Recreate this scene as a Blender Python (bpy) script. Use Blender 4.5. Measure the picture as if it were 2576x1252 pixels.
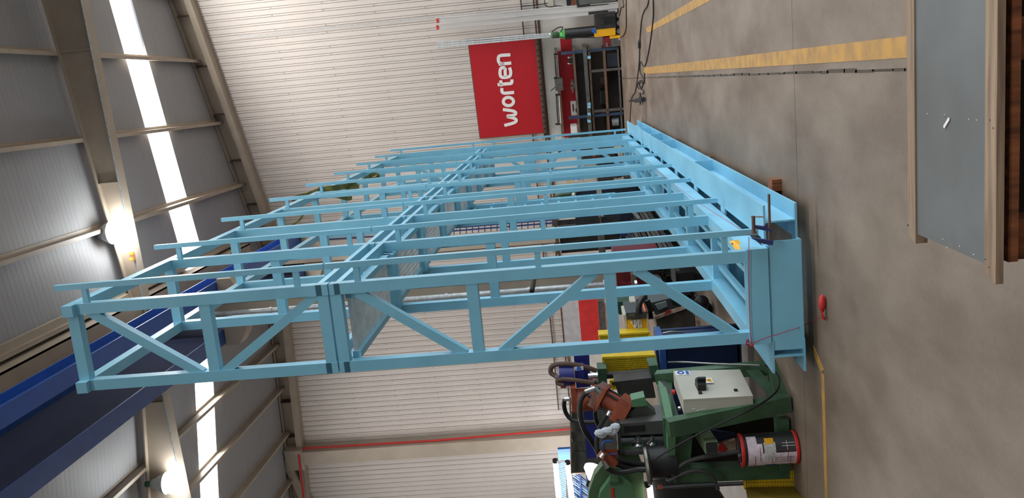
import bpy, bmesh, math, random
from mathutils import Vector as V, Matrix
random.seed(7)
S = bpy.context.scene
for o in list(bpy.data.objects): bpy.data.objects.remove(o)
# ---------------------------------------------------------------- camera
H = 1.62; FPX = 2187.0
yaw, pit, rol = (math.radians(a) for a in (-10.643, 4.181, -4.637))
cf = V((math.sin(yaw)*math.cos(pit), math.cos(yaw)*math.cos(pit), math.sin(pit)))
r0 = V((math.cos(yaw), -math.sin(yaw), 0)); u0 = r0.cross(cf)
cr = r0*math.cos(rol)+u0*math.sin(rol); cu = -r0*math.sin(rol)+u0*math.cos(rol)
cam = bpy.data.cameras.new('camera'); co = bpy.data.objects.new('camera', cam); S.collection.objects.link(co)
cam.sensor_width = 36; cam.lens = FPX/2576*36; cam.clip_start = .05; cam.clip_end = 300
m = Matrix((tuple(-cu), tuple(cr), tuple(-cf))).transposed().to_4x4(); m.translation = V((0, 0, H)); co.matrix_world = m
S.camera = co
# ---------------------------------------------------------------- world, lights, exposure
w = bpy.data.worlds.new('sky'); S.world = w; w.use_nodes = True
bg = w.node_tree.nodes['Background']; bg.inputs[0].default_value = (.86, .93, 1, 1); bg.inputs[1].default_value = 1.9
S.view_settings.view_transform = 'Standard'; S.view_settings.look = 'None'; S.view_settings.gamma = 1
S.view_settings.use_curve_mapping = False; S.view_settings.exposure = 1.0
def area(name, loc, rot, sx, sy, e, col=(1, 1, 1)):
    l = bpy.data.lights.new(name, 'AREA'); l.shape = 'RECTANGLE'; l.size = sx; l.size_y = sy; l.energy = e; l.color = col
    o = bpy.data.objects.new(name, l); o.location = loc; o.rotation_euler = rot; S.collection.objects.link(o); return o
area('skylight_and_fill_light', (4, 6, 11.3), (0, 0, 0), 14, 1.2, 420, (1, .97, .93))  # added fill light out of view; the roof has no opening here
area('skylight_and_fill_light', (1.5, 21.08, 11.9), (0, 0, 0), 11, 1.0, 500, (1, .96, .92))
area('skylight_and_fill_light', (-11, 21.08, 12.2), (0, 0, 0), 12, 1.0, 500, (1, .96, .92))
area('skylight_and_fill_light', (4, -5, 11.3), (0, 0, 0), 14, 1.2, 420, (1, .97, .93))  # added fill light behind the camera, under closed roof
# ---------------------------------------------------------------- geometry helpers
O = V((0, 0, H)); Z = V((0, 0, 1))
def ray(x, y): return cf+cu*((1288-x)/FPX)+cr*((626-y)/FPX)
def P(x, y, Y): d = ray(x, y); return O+d*(Y/d.y)             # picture point at depth Y
def G(x, y, z=0): d = ray(x, y); return O+d*((z-H)/d.z)       # on a level plane
WA = math.radians(13.5); WP = V((0, 24.9, 0)); WN = V((math.sin(WA), math.cos(WA), 0)); WT = V((math.cos(WA), -math.sin(WA), 0))
def W(x, y, off=0):
    d = ray(x, y); p0 = WP-WN*off; return O+d*(((p0-O).dot(WN))/d.dot(WN))
def wl(s, z, off=0): return WP+WT*s-WN*off+Z*z
def ws(p): return (p-WP).dot(WT)
class MB:
    def __init__(s): s.v = []; s.f = []; s.sm = []
    def add(s, vs, fs, sm=False):
        n = len(s.v); s.v += [V(v) for v in vs]; s.f += [tuple(i+n for i in f) for f in fs]; s.sm += [sm]*len(fs); return s
    def prism(s, poly, vec):
        poly = [V(p) for p in poly]; vec = V(vec); n = len(poly)
        return s.add(poly+[p+vec for p in poly], [tuple(range(n)), tuple(range(2*n-1, n-1, -1))]+[(i, i+n, (i+1) % n+n, (i+1) % n) for i in range(n)])
    def box(s, x0, x1, y0, y1, z0, z1):
        return s.prism([(x0, y0, z0), (x1, y0, z0), (x1, y1, z0), (x0, y1, z0)], (0, 0, z1-z0))
    def wbox(s, s0, s1, z0, z1, o0, o1):
        return s.prism([wl(s0, z0, o0), wl(s1, z0, o0), wl(s1, z0, o1), wl(s0, z0, o1)], (0, 0, z1-z0))
    def wb(s, xa, xb, ya, yb, o0, o1):                        # picture rectangle on the wall, front face at offset o1
        xm, ym = (xa+xb)/2, (ya+yb)/2
        z0, z1 = sorted((W(xa, ym, o1).z, W(xb, ym, o1).z)); s0, s1 = sorted((ws(W(xm, ya, o1)), ws(W(xm, yb, o1))))
        return s.wbox(s0, s1, z0, z1, o0, o1)
    def yb(s, xa, xb, ya, yb, Y, d):                          # picture rectangle with front face at depth Y
        xm, ym = (xa+xb)/2, (ya+yb)/2
        z0, z1 = sorted((P(xa, ym, Y).z, P(xb, ym, Y).z)); x0, x1 = sorted((P(xm, ya, Y).x, P(xm, yb, Y).x))
        return s.box(x0, x1, Y, Y+d, z0, z1)
    def poly(s, pts, Y, d): return s.prism([P(x, y, Y) for x, y in pts], (0, d, 0))
    def bar(s, p, q, w, h=None, up=Z):
        p, q = V(p), V(q); h = h or w; a = (q-p).normalized(); b = a.cross(up)
        if b.length < 1e-3: b = a.cross(V((0, 1, 0)))
        b.normalize(); c = b.cross(a); b *= w/2; c *= h/2
        return s.prism([p-b-c, p+b-c, p+b+c, p-b+c], q-p)
    def lathe(s, p, ax, prof, n=20, caps=True):
        p, ax = V(p), V(ax).normalized(); b = ax.orthogonal().normalized(); c = ax.cross(b); vs = []; fs = []
        for r, t in prof: vs += [p+ax*t+(b*math.cos(2*math.pi*i/n)+c*math.sin(2*math.pi*i/n))*r for i in range(n)]
        for k in range(len(prof)-1): fs += [(k*n+i, k*n+(i+1) % n, (k+1)*n+(i+1) % n, (k+1)*n+i) for i in range(n)]
        s.add(vs, fs, True)
        if caps:
            s.add(vs[:n], [tuple(range(n))]); s.add(vs[-n:], [tuple(range(n))])
        return s
    def cyl(s, p, q, r, n=16): p, q = V(p), V(q); return s.lathe(p, q-p, [(r, 0), (r, (q-p).length)], n)
    def tube(s, pts, r, n=6, smooth=2):
        pts = [V(p) for p in pts]
        for _ in range(smooth):
            if len(pts) < 3: break
            q = [pts[0]]
            for a, b in zip(pts, pts[1:]): q += [a.lerp(b, .25), a.lerp(b, .75)]
            pts = q+[pts[-1]]
        rings = []; nb = None
        for i, p in enumerate(pts):
            t = (pts[min(i+1, len(pts)-1)]-pts[max(i-1, 0)]).normalized()
            nb = t.orthogonal().normalized() if nb is None else (nb-t*nb.dot(t)).normalized()
            c = t.cross(nb); rings += [p+(nb*math.cos(2*math.pi*k/n)+c*math.sin(2*math.pi*k/n))*r for k in range(n)]
        m_ = len(pts); s.add(rings, [(i*n+k, i*n+(k+1) % n, (i+1)*n+(k+1) % n, (i+1)*n+k) for i in range(m_-1) for k in range(n)], True)
        s.add(rings[:n], [tuple(range(n))]); s.add(rings[-n:], [tuple(range(n))]); return s
    def sphere(s, c, r, n=12, sq=(1, 1, 1)):
        c = V(c); vs = []; fs = []; m_ = n//2
        for i in range(m_+1):
            for k in range(n):
                a = math.pi*i/m_; b = 2*math.pi*k/n; vs.append(c+V((math.sin(a)*math.cos(b)*sq[0], math.sin(a)*math.sin(b)*sq[1], math.cos(a)*sq[2]))*r)
        for i in range(m_): fs += [(i*n+k, i*n+(k+1) % n, (i+1)*n+(k+1) % n, (i+1)*n+k) for k in range(n)]
        return s.add(vs, fs, True)
    def build(s, name, mt, parent=None, label=None):
        L = V((0, 0, 0)); p = parent
        while p is not None: L += p.location; p = p.parent
        if parent is None and s.v: L = sum(s.v, V((0, 0, 0)))/len(s.v); L.z = min(v.z for v in s.v)
        me = bpy.data.meshes.new(name); me.from_pydata([v-L for v in s.v], [], s.f)
        bm = bmesh.new(); bm.from_mesh(me); bmesh.ops.remove_doubles(bm, verts=bm.verts, dist=1e-5)
        bmesh.ops.recalc_face_normals(bm, faces=bm.faces); bm.to_mesh(me); bm.free()
        if any(s.sm) :
            for q in me.polygons: q.use_smooth = True
            try: me.set_sharp_from_angle(angle=math.radians(40))
            except Exception: pass
        me.materials.append(mt); o = bpy.data.objects.new(name, me); S.collection.objects.link(o)
        if parent is None: o.location = L
        else: o.parent = parent
        if label: o['label'] = label
        return o
def tag(o, label, cat, group=None, kind=None):
    if label: o['label'] = label
    if cat: o['category'] = cat
    if group: o['group'] = group
    if kind: o['kind'] = kind
    return o
def thing(name, label, cat, loc=(0, 0, 0), group=None):
    o = bpy.data.objects.new(name, None); S.collection.objects.link(o); o.location = V(loc); o.empty_display_size = .1
    return tag(o, label, cat, group)
def one(name, mb, mt, label, cat, group=None): return tag(mb.build(name, mt), label, cat, group)
def struct(name, mb, mt, parent=None):
    o = mb.build(name, mt, parent); o['kind'] = 'structure'; return o
def twin(o, off, parent='same', name=None):
    c = o.copy(); S.collection.objects.link(c); c.parent = o.parent if parent == 'same' else parent; c.location = o.location+V(off)
    if name: c.name = name
    for ch in o.children:
        d = ch.copy(); S.collection.objects.link(d); d.parent = c
    return c
# ---------------------------------------------------------------- materials
def lin(c): return tuple(((v/255)/12.92 if v/255 <= .04045 else ((v/255+.055)/1.055)**2.4) for v in c)+(1,)
MATS = {}
def mat(name, rgb, rough=.5, metal=0, var=.12, scale=4, rgb2=None, bump=0, stretch=(1, 1, 1), emit=0, amt=None):
    if name in MATS: return MATS[name]
    m_ = bpy.data.materials.new(name); m_.use_nodes = True; nt = m_.node_tree; b = nt.nodes['Principled BSDF']
    c = lin(rgb); b.inputs['Roughness'].default_value = rough; b.inputs['Metallic'].default_value = metal
    tc = nt.nodes.new('ShaderNodeTexCoord'); mp = nt.nodes.new('ShaderNodeMapping'); mp.inputs['Scale'].default_value = stretch
    nz = nt.nodes.new('ShaderNodeTexNoise'); nz.inputs['Scale'].default_value = scale; nz.inputs['Detail'].default_value = 5
    rp = nt.nodes.new('ShaderNodeValToRGB'); c2 = lin(rgb2) if rgb2 else tuple(v*(1-var) for v in c[:3])+(1,)
    c1 = c if rgb2 else tuple(min(1, v*(1+var)) for v in c[:3])+(1,)
    rp.color_ramp.elements[0].color = c2; rp.color_ramp.elements[1].color = c1
    rp.color_ramp.elements[0].position = .35; rp.color_ramp.elements[1].position = .65 if amt is None else amt
    l = nt.links.new; l(tc.outputs['Object'], mp.inputs[0]); l(mp.outputs[0], nz.inputs[0]); l(nz.outputs[0], rp.inputs[0]); l(rp.outputs[0], b.inputs['Base Color'])
    if bump:
        bp = nt.nodes.new('ShaderNodeBump'); bp.inputs['Strength'].default_value = bump; l(nz.outputs[0], bp.inputs['Height']); l(bp.outputs[0], b.inputs['Normal'])
    if emit:
        b.inputs['Emission Color'].default_value = c; b.inputs['Emission Strength'].default_value = emit
    MATS[name] = m_; return m_
blue = mat('sky_blue_paint', (132, 198, 224), .34, var=.05, scale=3)
bluew = mat('worn_sky_blue_paint', (138, 204, 230), .4, var=.1, scale=2, rgb2=(112, 176, 204), stretch=(1, .4, 1))
galv = mat('galvanised_steel', (192, 198, 200), .35, .25, .15, 12)
dgreen = mat('machine_green_paint', (72, 108, 78), .5, var=.18, scale=5, rgb2=(54, 84, 60))
beige = mat('beige_steel_paint', (170, 158, 142), .55, var=.06, scale=2)
wallp = mat('white_wall_panel', (204, 196, 189), .5, var=.03, scale=.6)
wallm = mat('white_painted_masonry', (224, 220, 212), .8, rgb2=(196, 190, 180), scale=1.2)
roofp = mat('grey_roof_panel', (150, 152, 155), .6, var=.07, scale=6, stretch=(.15, 9, 1))
navy = mat('crane_navy_paint', (30, 52, 104), .45, var=.1)
navyl = mat('crane_blue_paint', (42, 92, 176), .35, var=.08)
black = mat('black_rubber', (22, 22, 24), .5, var=.2)
dark = mat('dark_oily_steel', (58, 56, 54), .5, .3, .3, 8)
steel = mat('worn_steel', (128, 126, 122), .35, .7, .2, 9)
bars = mat('rolled_steel_bar', (104, 102, 98), .5, .35, .25, 6, stretch=(4, .3, 4))
chrome = mat('bright_steel', (205, 205, 205), .18, .9, .08)
profm = mat('bright_profile', (212, 208, 204), .4, .3, .15, 3, stretch=(1, 1, .2))
rust = mat('red_oxide_paint', (142, 66, 40), .55, var=.18, scale=7)
red = mat('sign_red', (178, 26, 36), .45, var=.02)
white = mat('white_vinyl', (236, 234, 232), .5, var=.02)
maroon = mat('maroon_paint', (112, 28, 36), .5, var=.25, scale=6)
yell = mat('guard_yellow_paint', (224, 190, 28), .5, var=.1, scale=9)
yell2 = mat('welder_yellow', (236, 172, 20), .45, var=.06)
cab = mat('cabinet_grey_beige', (190, 186, 172), .45, var=.05, scale=3)
wood = mat('pale_timber', (160, 138, 114), .7, rgb2=(122, 102, 84), scale=6, stretch=(.6, 9, 9), bump=.1)
woodd = mat('brown_timber', (142, 84, 48), .75, rgb2=(84, 46, 26), scale=5, stretch=(9, 9, .6))
greyboard = mat('grey_table_board', (106, 112, 114), .65, rgb2=(84, 86, 84), scale=2.2, bump=.03)
brown = mat('brown_conduit', (92, 72, 60), .6, var=.15)
copper = mat('copper', (196, 104, 70), .35, .7, .15)
webb = mat('olive_webbing', (112, 112, 48), .8, rgb2=(56, 62, 30), scale=9, bump=.2)
bbox = mat('container_blue', (16, 36, 74), .5, var=.12)
cblue = mat('clamp_blue', (44, 58, 110), .45, var=.2)
glow = mat('lamp_glow', (255, 255, 255), .5, var=0, emit=14)
glow2 = mat('work_lamp_glow', (255, 252, 240), .5, var=0, emit=3)
grnlt = mat('cylinder_bright_green', (60, 160, 70), .4, var=.05)
pink = mat('pink_paper', (232, 182, 184), .8, var=.06)
yline = mat('floor_line_yellow', (190, 144, 66), .6, rgb2=(158, 122, 70), scale=9)
tank = mat('tank_black', (30, 32, 32), .45, var=.1)
redp = mat('red_paint', (196, 44, 40), .5, var=.06)
pvc = mat('dark_green_tarpaulin', (68, 72, 66), .6, rgb2=(44, 48, 46), scale=3, stretch=(1, 1, 3))
dkb = mat('printed_blue', (34, 92, 170), .5, var=.04)
blkp = mat('printed_black', (30, 28, 28), .6, var=.05)
# concrete floor: stains and soft sheen
conc = bpy.data.materials.new('concrete_floor'); conc.use_nodes = True; nt = conc.node_tree; b = nt.nodes['Principled BSDF']
tc = nt.nodes.new('ShaderNodeTexCoord'); ge = nt.nodes.new('ShaderNodeNewGeometry')
mp = nt.nodes.new('ShaderNodeMapping'); mp.inputs['Scale'].default_value = (1, .45, 1)
n1 = nt.nodes.new('ShaderNodeTexNoise'); n1.inputs['Scale'].default_value = 1.6; n1.inputs['Detail'].default_value = 8; n1.inputs['Roughness'].default_value = .6
n2 = nt.nodes.new('ShaderNodeTexNoise'); n2.inputs['Scale'].default_value = 40; n2.inputs['Detail'].default_value = 4
rp = nt.nodes.new('ShaderNodeValToRGB'); e = rp.color_ramp.elements
e[0].position = .36; e[0].color = lin((112, 97, 82)); e[1].position = .66; e[1].color = lin((148, 134, 120))
mx = nt.nodes.new('ShaderNodeMixRGB'); mx.blend_type = 'MULTIPLY'; mx.inputs[0].default_value = .25
l = nt.links.new; l(ge.outputs['Position'], mp.inputs[0]); l(mp.outputs[0], n1.inputs[0]); l(ge.outputs['Position'], n2.inputs[0])
l(n1.outputs[0], rp.inputs[0]); l(rp.outputs[0], mx.inputs[1]); l(n2.outputs[0], mx.inputs[2]); l(mx.outputs[0], b.inputs['Base Color'])
b.inputs['Roughness'].default_value = .48; b.inputs['Specular IOR Level'].default_value = .35
# translucent roof light sheet
skl = bpy.data.materials.new('translucent_roof_sheet'); skl.use_nodes = True; nt = skl.node_tree; nt.nodes.remove(nt.nodes['Principled BSDF'])
mo = nt.nodes['Material Output']; a_ = nt.nodes.new('ShaderNodeBsdfTransparent'); t_ = nt.nodes.new('ShaderNodeBsdfTranslucent'); mx_ = nt.nodes.new('ShaderNodeMixShader')
mx_.inputs[0].default_value = .2; nt.links.new(a_.outputs[0], mx_.inputs[1]); nt.links.new(t_.outputs[0], mx_.inputs[2]); nt.links.new(mx_.outputs[0], mo.inputs[0])
# ================================================================ SETTING
fl = struct('floor', MB().box(-40, 30, -14, 46, -.3, -.03), dark)
XJ = [-40, -20, -14.1, -7.1, -.1, 6.9, 14, 30]; YJ = [-14, -6, .3, 6.32, 12.4, 18.5, 24.6, 46]
for i in range(len(XJ)-1):
    for j in range(len(YJ)-1):
        MB().box(XJ[i]+.006, XJ[i+1]-.006, YJ[j]+.004, YJ[j+1]-.004, -.031, 0).build('concrete_slab', conc, fl)
for pts in ([(-.05, 1.5), (.045, 1.5), (.098, 17.6), (-.025, 17.6)], [(.655, 3), (.765, 3), (.80, 16.7), (.70, 16.4)],
            [(-2.14, 5.78), (-2.14, 5.85), (-7, 5.83), (-7, 5.76)], [(-2.07, 6.03), (-2.0, 6.03), (-2.1, 5.79), (-2.14, 5.85)]):
    MB().prism([(x, y, 0) for x, y in pts], (0, 0, .003)).build('painted_line', yline, fl, 'yellow painted line on the concrete')
# ragged filler in the long joint
mb = MB(); y = 3.9
while y < 23:
    L = random.uniform(.15, .5); a = random.uniform(.003, .012); mb.box(-.1-a, -.1+random.uniform(.004, .016), y, y+L, -.02, .0015); y += L*.9
mb.build('joint_filler', mat('joint_dirt', (74, 64, 54), .8), fl)
# side and rear walls out of view; the right side is an open loading bay
struct('wall_left', MB().box(-18.3, -18, -10, 30, 0, 13.5), roofp)
struct('wall_rear', MB().box(-18, 9, -9.3, -9, 0, 13.5), roofp)
mb = MB().box(9, 9.3, -9, 24, 6.5, 13.5).box(9, 9.3, -9, -2, 0, 6.5); struct('wall_right', mb, roofp)
# gable wall
wall = struct('wall_back', MB().wbox(-22, 6, 0, 13.5, -.3, -.05), wallp)
mb = MB().wbox(-22, 6, 0, 2.1, -.06, 0); mb.build('masonry_plinth', wallm, wall)
mb = MB().wbox(-22, 6, 2.1, 2.16, -.05, .03); mb.build('sill_flashing', brown, wall)
prof = [(0, 0), (.128, 0), (.13, -.03), (.14, -.03), (.142, .012), (.186, .012), (.188, -.03), (.198, -.03), (.2, 0)]
p0 = None
for k in range(-105, 30):
    s0 = k*.2
    if p0 is None:
        a = [wl(s0+q, 2.16, o) for q, o in prof]+[wl(s0+.2, 2.16, -.04), wl(s0, 2.16, -.04)]
        p0 = MB().prism(a, (0, 0, 9.9)).build('wall_panel', wallp, wall)
    else: twin(p0, WT*(s0-(-105*.2)))
mb = MB()
for k in range(-60, 26):
    for z in (9.4, 7.97, 6.55, 5.16, 3.7, 2.3):
        if (k*7+int(z*10)) % 3: mb.wbox(k*.2+.16, k*.2+.175, z, z+.02, .02, .03)
o = mb.build('panel_screws', brown, wall); o['kind'] = 'stuff'
# roof: two slopes meeting at a valley, a translucent strip across
XV = -4.1; SL = .115; ZV = 11.2
def rz(x): return ZV+SL*abs(x-XV)
def roofslab(x0, x1, y0, y1, t0=0, t1=.1): return MB().prism([(x0, y0, rz(x0)+t0), (x1, y0, rz(x1)+t0), (x1, y1, rz(x1)+t0), (x0, y1, rz(x0)+t0)], (0, 0, t1))
ceil = struct('ceiling', roofslab(XV, 9, -9, 20.5), roofp)
for x0, x1, y0, y1 in ((XV, 9, 21.65, 31), (-18, XV, -9, 20.5), (-18, XV, 21.65, 31), (-18, -17.6, 20.5, 21.65), (8.6, 9, 20.5, 21.65)):
    roofslab(x0, x1, y0, y1).build('roof_panel', roofp, ceil)
for x0, x1 in ((XV+.35, 8.6), (-17.6, XV-.35)): roofslab(x0, x1, 20.5, 21.65, .03, .01).build('rooflight_sheet', skl, ceil)
# ribs of the roof sheets run down the slope
mb = MB(); y = 12.0
while y < 25.5:
    if not 20.45 < y < 21.7:
        for x0, x1 in ((XV, 8), (-17, XV)):
            mb.prism([(x0, y, rz(x0)-.001), (x1, y, rz(x1)-.001), (x1, y+.03, rz(x1)-.001), (x0, y+.03, rz(x0)-.001)], (0, 0, .008))
    y += .14
o = mb.build('sheet_ribs', roofp, ceil); o['kind'] = 'stuff'
# purlins
for x in (6.7, 4.95, 3.2, 1.5, -.25, -2.1, -3.55, -5.4, -7.45, -9.05, -10.8, -12.6, -14.4, -16.1):
    ye = 24.9-math.tan(WA)*x-.15; mb = MB(); z1 = rz(x)-.005; z0 = z1-.2
    mb.box(x-.006, x+.006, 3, ye, z0, z1).box(x-.075, x+.006, 3, ye, z0-.006, z0+.006).box(x-.006, x+.075, 3, ye, z1-.012, z1)
    mb.box(x-.075, x-.065, 3, ye, z0, z0+.02)
    tag(mb.build('trim_%d' % 1, beige), 'beige steel roof purlin running from the camera to the white gable wall', None, 'roof purlins', 'structure').name = 'purlin'
# rafter (deep I-beam across the hall) and rafters further back
def rafter(Y, name='rafter'):
    mb = MB(); zb = lambda x: 10.88+.03*(x+0)
    for x0, x1 in ((-17, XV), (XV, 8.8)):
        q = lambda x, a, b_: None
        mb.prism([(x0, Y-.008, zb(x0)), (x1, Y-.008, zb(x1)), (x1, Y-.008, rz(x1)-.2), (x0, Y-.008, rz(x0)-.2)], (0, .016, 0))
        mb.prism([(x0, Y-.13, zb(x0)-.02), (x1, Y-.13, zb(x1)-.02), (x1, Y+.13, zb(x1)-.02), (x0, Y+.13, zb(x0)-.02)], (0, 0, .025))
        mb.prism([(x0, Y-.13, rz(x0)-.22), (x1, Y-.13, rz(x1)-.22), (x1, Y+.13, rz(x1)-.22), (x0, Y+.13, rz(x0)-.22)], (0, 0, .025))
    return tag(mb.build(name, beige), 'deep beige roof girder crossing the hall under the purlins', None, None, 'structure')
rf = rafter(17.45)
mb = MB()
for x in (-9.5, -6, -1.2, 1.5, 3.6): mb.box(x-.008, x+.008, 17.37, 17.44, 10.9+.03*x, rz(x)-.2)
mb.build('stiffener', beige, rf)
MB().tube([(8, 17.25, 11.08), (-3, 17.25, 10.76), (-16, 17.25, 10.37)], .018, 6, 0).build('conduit', galv, rf)
# beam along the head of the gable wall
mb = MB(); SV = XV/math.cos(WA)
def gz(s_): return rz(wl(s_, 0).x)
for s0, s1 in ((-17, SV), (SV, 6)):
    for za, zb, o0, o1 in ((-.6, -.02, .1, .12), (-.6, -.57, .0, .36), (-.05, -.02, 0, .36), (-.57, -.42, .34, .36)):
        mb.prism([wl(s0, gz(s0)+za, o0), wl(s1, gz(s1)+za, o0), wl(s1, gz(s1)+za, o1), wl(s0, gz(s0)+za, o1)], (0, 0, zb-za))
eb = struct('trim_1', mb, beige)
for k in range(-8, 4): MB().wbox(k*1.4, k*1.4+.015, gz(k*1.4)-.57, gz(k*1.4)-.05, .12, .34).build('joint_plate', brown, eb)
MB().prism([wl(SV, gz(SV)-.03, .4), wl(6, gz(6)-.03, .4), wl(6, gz(6)-.03, .42), wl(SV, gz(SV)-.03, .42)], (0, 0, .03)).build('lit_edge_strip', chrome, eb)  # bright strip paints in the lit edge of the beam
# end column at left with red pipe
c1 = struct('column', MB().wbox(-12.25, -11.72, 0, 11.5, .02, .5), beige); c1['label'] = 'beige wall column with a red pipe up its side'
MB().wbox(-12.4, -11.6, 11.4, 12.0, 0, .55).build('column_head', beige, c1)
mb = MB().tube([W(1440, 1078, .35), W(1100, 1107, .35), W(764, 1127, .35), W(752, 1132, .45), W(752, 1150, .6), W(756, 1185, .6), W(764, 1252, .6)], .035, 8, 0)
one('red_pipe', mb, redp, 'thin red pipe climbing the left beige wall column', 'pipe')
mb = MB().bar(W(718, 1150, .3), W(790, 1300, .3), .3, .25); struct('knee_brace', mb, beige)
# wall cables and conduits
mb = MB().tube([wl(-17, 2.25, .05), wl(6, 2.21, .05)], .022, 6, 0); one('wall_conduit', mb, brown, 'upper brown conduit running level along the gable wall', 'conduit')
mb = MB().tube([wl(-11, 2.62, .05), wl(-8.6, 2.6, .05), wl(-5.5, 2.62, .05), wl(6, 2.53, .05)], .02, 6, 0); one('wall_conduit', mb, brown, 'thinner dark conduit just above the plinth of the gable wall, behind the red sign', 'conduit')
mb = MB().tube([W(590, 96, .05), W(900, 62, .05), W(1300, 22, .05), W(1400, 10, .05)], .012, 6, 1); one('wall_cable', mb, galv, 'thin grey cable climbing the white wall at the top right of the hall', 'cable')
# ---- valley line: gutter beam, columns, crane girders
mb = MB().box(-4.5, -3.7, 2, 23.8, 10.8, 10.83).box(-3.73, -3.7, 2, 23.8, 10.8, 11.2).box(-4.5, -4.47, 2, 23.8, 10.8, 11.2).box(-3.62, -3.4, 2, 24, 11.12, 11.2)
struct('trim_2', mb, beige)
def column(Y, big=True):
    c = struct('column', MB().box(-4.3, -4.28, Y-.2, Y+.2, 0, 10.8).box(-3.92, -3.9, Y-.2, Y+.2, 0, 10.8).box(-4.28, -3.92, Y-.012, Y+.012, 0, 10.8).box(-4.3, -3.9, Y-.2, Y-.185, 0, 10.8), beige)
    oc = lambda s_: [(-4.1+s_*.2, Y-.22, 8.55), (-4.1+s_*.55, Y-.22, 8.72), (-4.1+s_*.72, Y-.22, 8.84), (-4.1+s_*.72, Y-.22, 9.12), (-4.1+s_*.2, Y-.22, 9.12)]
    for s_ in (-1, 1): MB().prism(oc(s_), (0, .44, 0)).build('corbel', beige, c)
    return c
cA = column(17.5); cA['label'] = 'beige valley column with a grey drain pipe'
MB().tube([(-4.12, 17.22, 9.6), (-4.12, 17.22, 6), (-4.12, 17.22, .2)], .065, 12, 0).build('drain_pipe', galv, cA, 'grey drain pipe')
mb = MB()
for z in (8, 6, 4.3, 2.6): mb.lathe((-4.12, 17.22, z), Z, [(.078, 0), (.078, .06)], 12)
mb.build('pipe_bracket', galv, cA)
cB = column(23.4); cB['label'] = 'beige column at the gable wall behind the blue caged ladder'
def girder(x, z0, z1, hw, y1, label, m1, m2):
    t = thing('crane_girder', label, 'crane girder', (x, 12, z0), 'crane runway girders')
    MB().box(x-.012, x+.012, -2, y1, z0+.02, z1-.02).build('web', m2, t)
    MB().box(x-hw, x+hw, -2, y1, z0, z0+.022).build('bottom_flange', m1, t)
    MB().box(x-hw, x+hw, -2, y1, z1-.022, z1).build('top_flange', m1, t)
    MB().box(x-.03, x+.03, -2, y1, z1, z1+.05).build('rail', steel, t); return t
girder(-3.57, 9.13, 9.5, .14, 24.8, 'blue crane runway girder on the near side of the valley column', navyl, navyl)
girder(-4.62, 9.13, 10.78, .16, 25, 'deep navy crane girder on the far side of the valley column', mat('girder_mid_blue', (44, 80, 142), .4), mat('girder_dark_navy', (18, 30, 62), .95))
# caged ladder at the far column
t = thing('caged_ladder', 'dark blue caged ladder fixed to the far beige column', 'ladder', W(1400, 560, .5))
for yy in (566, 574):
    MB().tube([W(700, yy+36, .8), W(1060, yy+13, .8), W(1400, yy-14, .8)], .025, 6, 0).build('stile', navy, t)
for k in range(22):
    x = 1080+k*15.5; MB().tube([W(x, 528+(1400-x)*.08+10, .8), W(x, 569+(1400-x)*.08, .8)], .014, 5, 0).build('rung', navy, t)
# high-bay lamps on the rafter
for n_, (x, y, lab) in enumerate(((303, 583, 'glaring high-bay lamp hung under the roof girder above the blue frame'), (440, 1213, 'glaring high-bay lamp at the left end of the roof girder'))):
    p = P(x, y, 17.2); t = thing('high_bay_lamp', lab, 'lamp', p, 'high-bay lamps')
    MB().lathe(p+Z*.35, -Z, [(.06, -.2), (.1, -.15), (.12, -.08), (.22, .1), (.24, .16)], 24, False).build('reflector', galv, t)
    MB().lathe(p+Z*.66, -Z, [(.07, 0), (.07, .15)], 12).build('ballast', dgreen, t)
    MB().sphere(p, .25, 20, (1, 1, 1)).build('bulb', glow, t)
    MB().tube([p+Z*.6, p+V((0, .1, .5))], .012, 6, 0).build('hook', galv, t)
    l_ = bpy.data.lights.new('lamp_light', 'POINT'); l_.energy = 35; l_.shadow_soft_size = .25; l_.color = (.95, 1, 1)
    lo = bpy.data.objects.new('lamp_light', l_); lo.location = p-Z*.55; S.collection.objects.link(lo)
t = thing('warning_beacon', 'small amber emergency light on the roof girder beside the right lamp', 'light', P(333, 644, 17.2))
MB().yb(326, 341, 632, 656, 17.2, .06).build('housing', beige, t)
am = mat('amber_glow', (255, 140, 20), .5, var=0, emit=3)
for yy in (637, 651): MB().sphere(P(330, yy, 17.18), .035, 8).build('amber_lens', am, t)
# ================================================================ BLUE STEEL FRAME
XR, XL, ZT = -1.263, -1.923, 5.35; YF = [5.937+1.58*k for k in range(9)]
fr = thing('lattice_structure', 'tall two-tier sky blue welded steel lattice frame standing on I-beams', 'steel frame', (-1.6, 12, .31))
T = .08
def vpost(x, y, z0, z1): return MB().box(x, x+T, y, y+T, z0, z1)
for tier, (za, zb) in enumerate(((.46, 3.39), (3.4, ZT))):
    pr = vpost(XR-T, YF[0], za, zb).build('post', blue, fr); pl = vpost(XL, YF[0], za, zb).build('post', blue, fr)
    for k in range(1, 9):
        twin(pr, (0, YF[k]-YF[0], 0)); twin(pl, (0, YF[k]-YF[0], 0))
    twin(pr, (0, YF[4]-YF[0]+.09, 0)); twin(pl, (0, YF[4]-YF[0]+.09, 0))
def cross(z0, z1, ks, name='cross_bar'):
    a = MB().box(XL+T, XR-T, YF[0]+.005, YF[0]+T, z0, z1).build(name, blue, fr)
    for k in ks: twin(a, (0, YF[k]-YF[0], 0))
for z in (5.35, 4.36): cross(z-T, z, range(1, 9))
cross(3.405, 3.485, range(1, 9)); cross(3.31, 3.39, range(1, 9)); cross(2.33, 2.41, range(1, 9)); cross(1.36, 1.44, [8])
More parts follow.
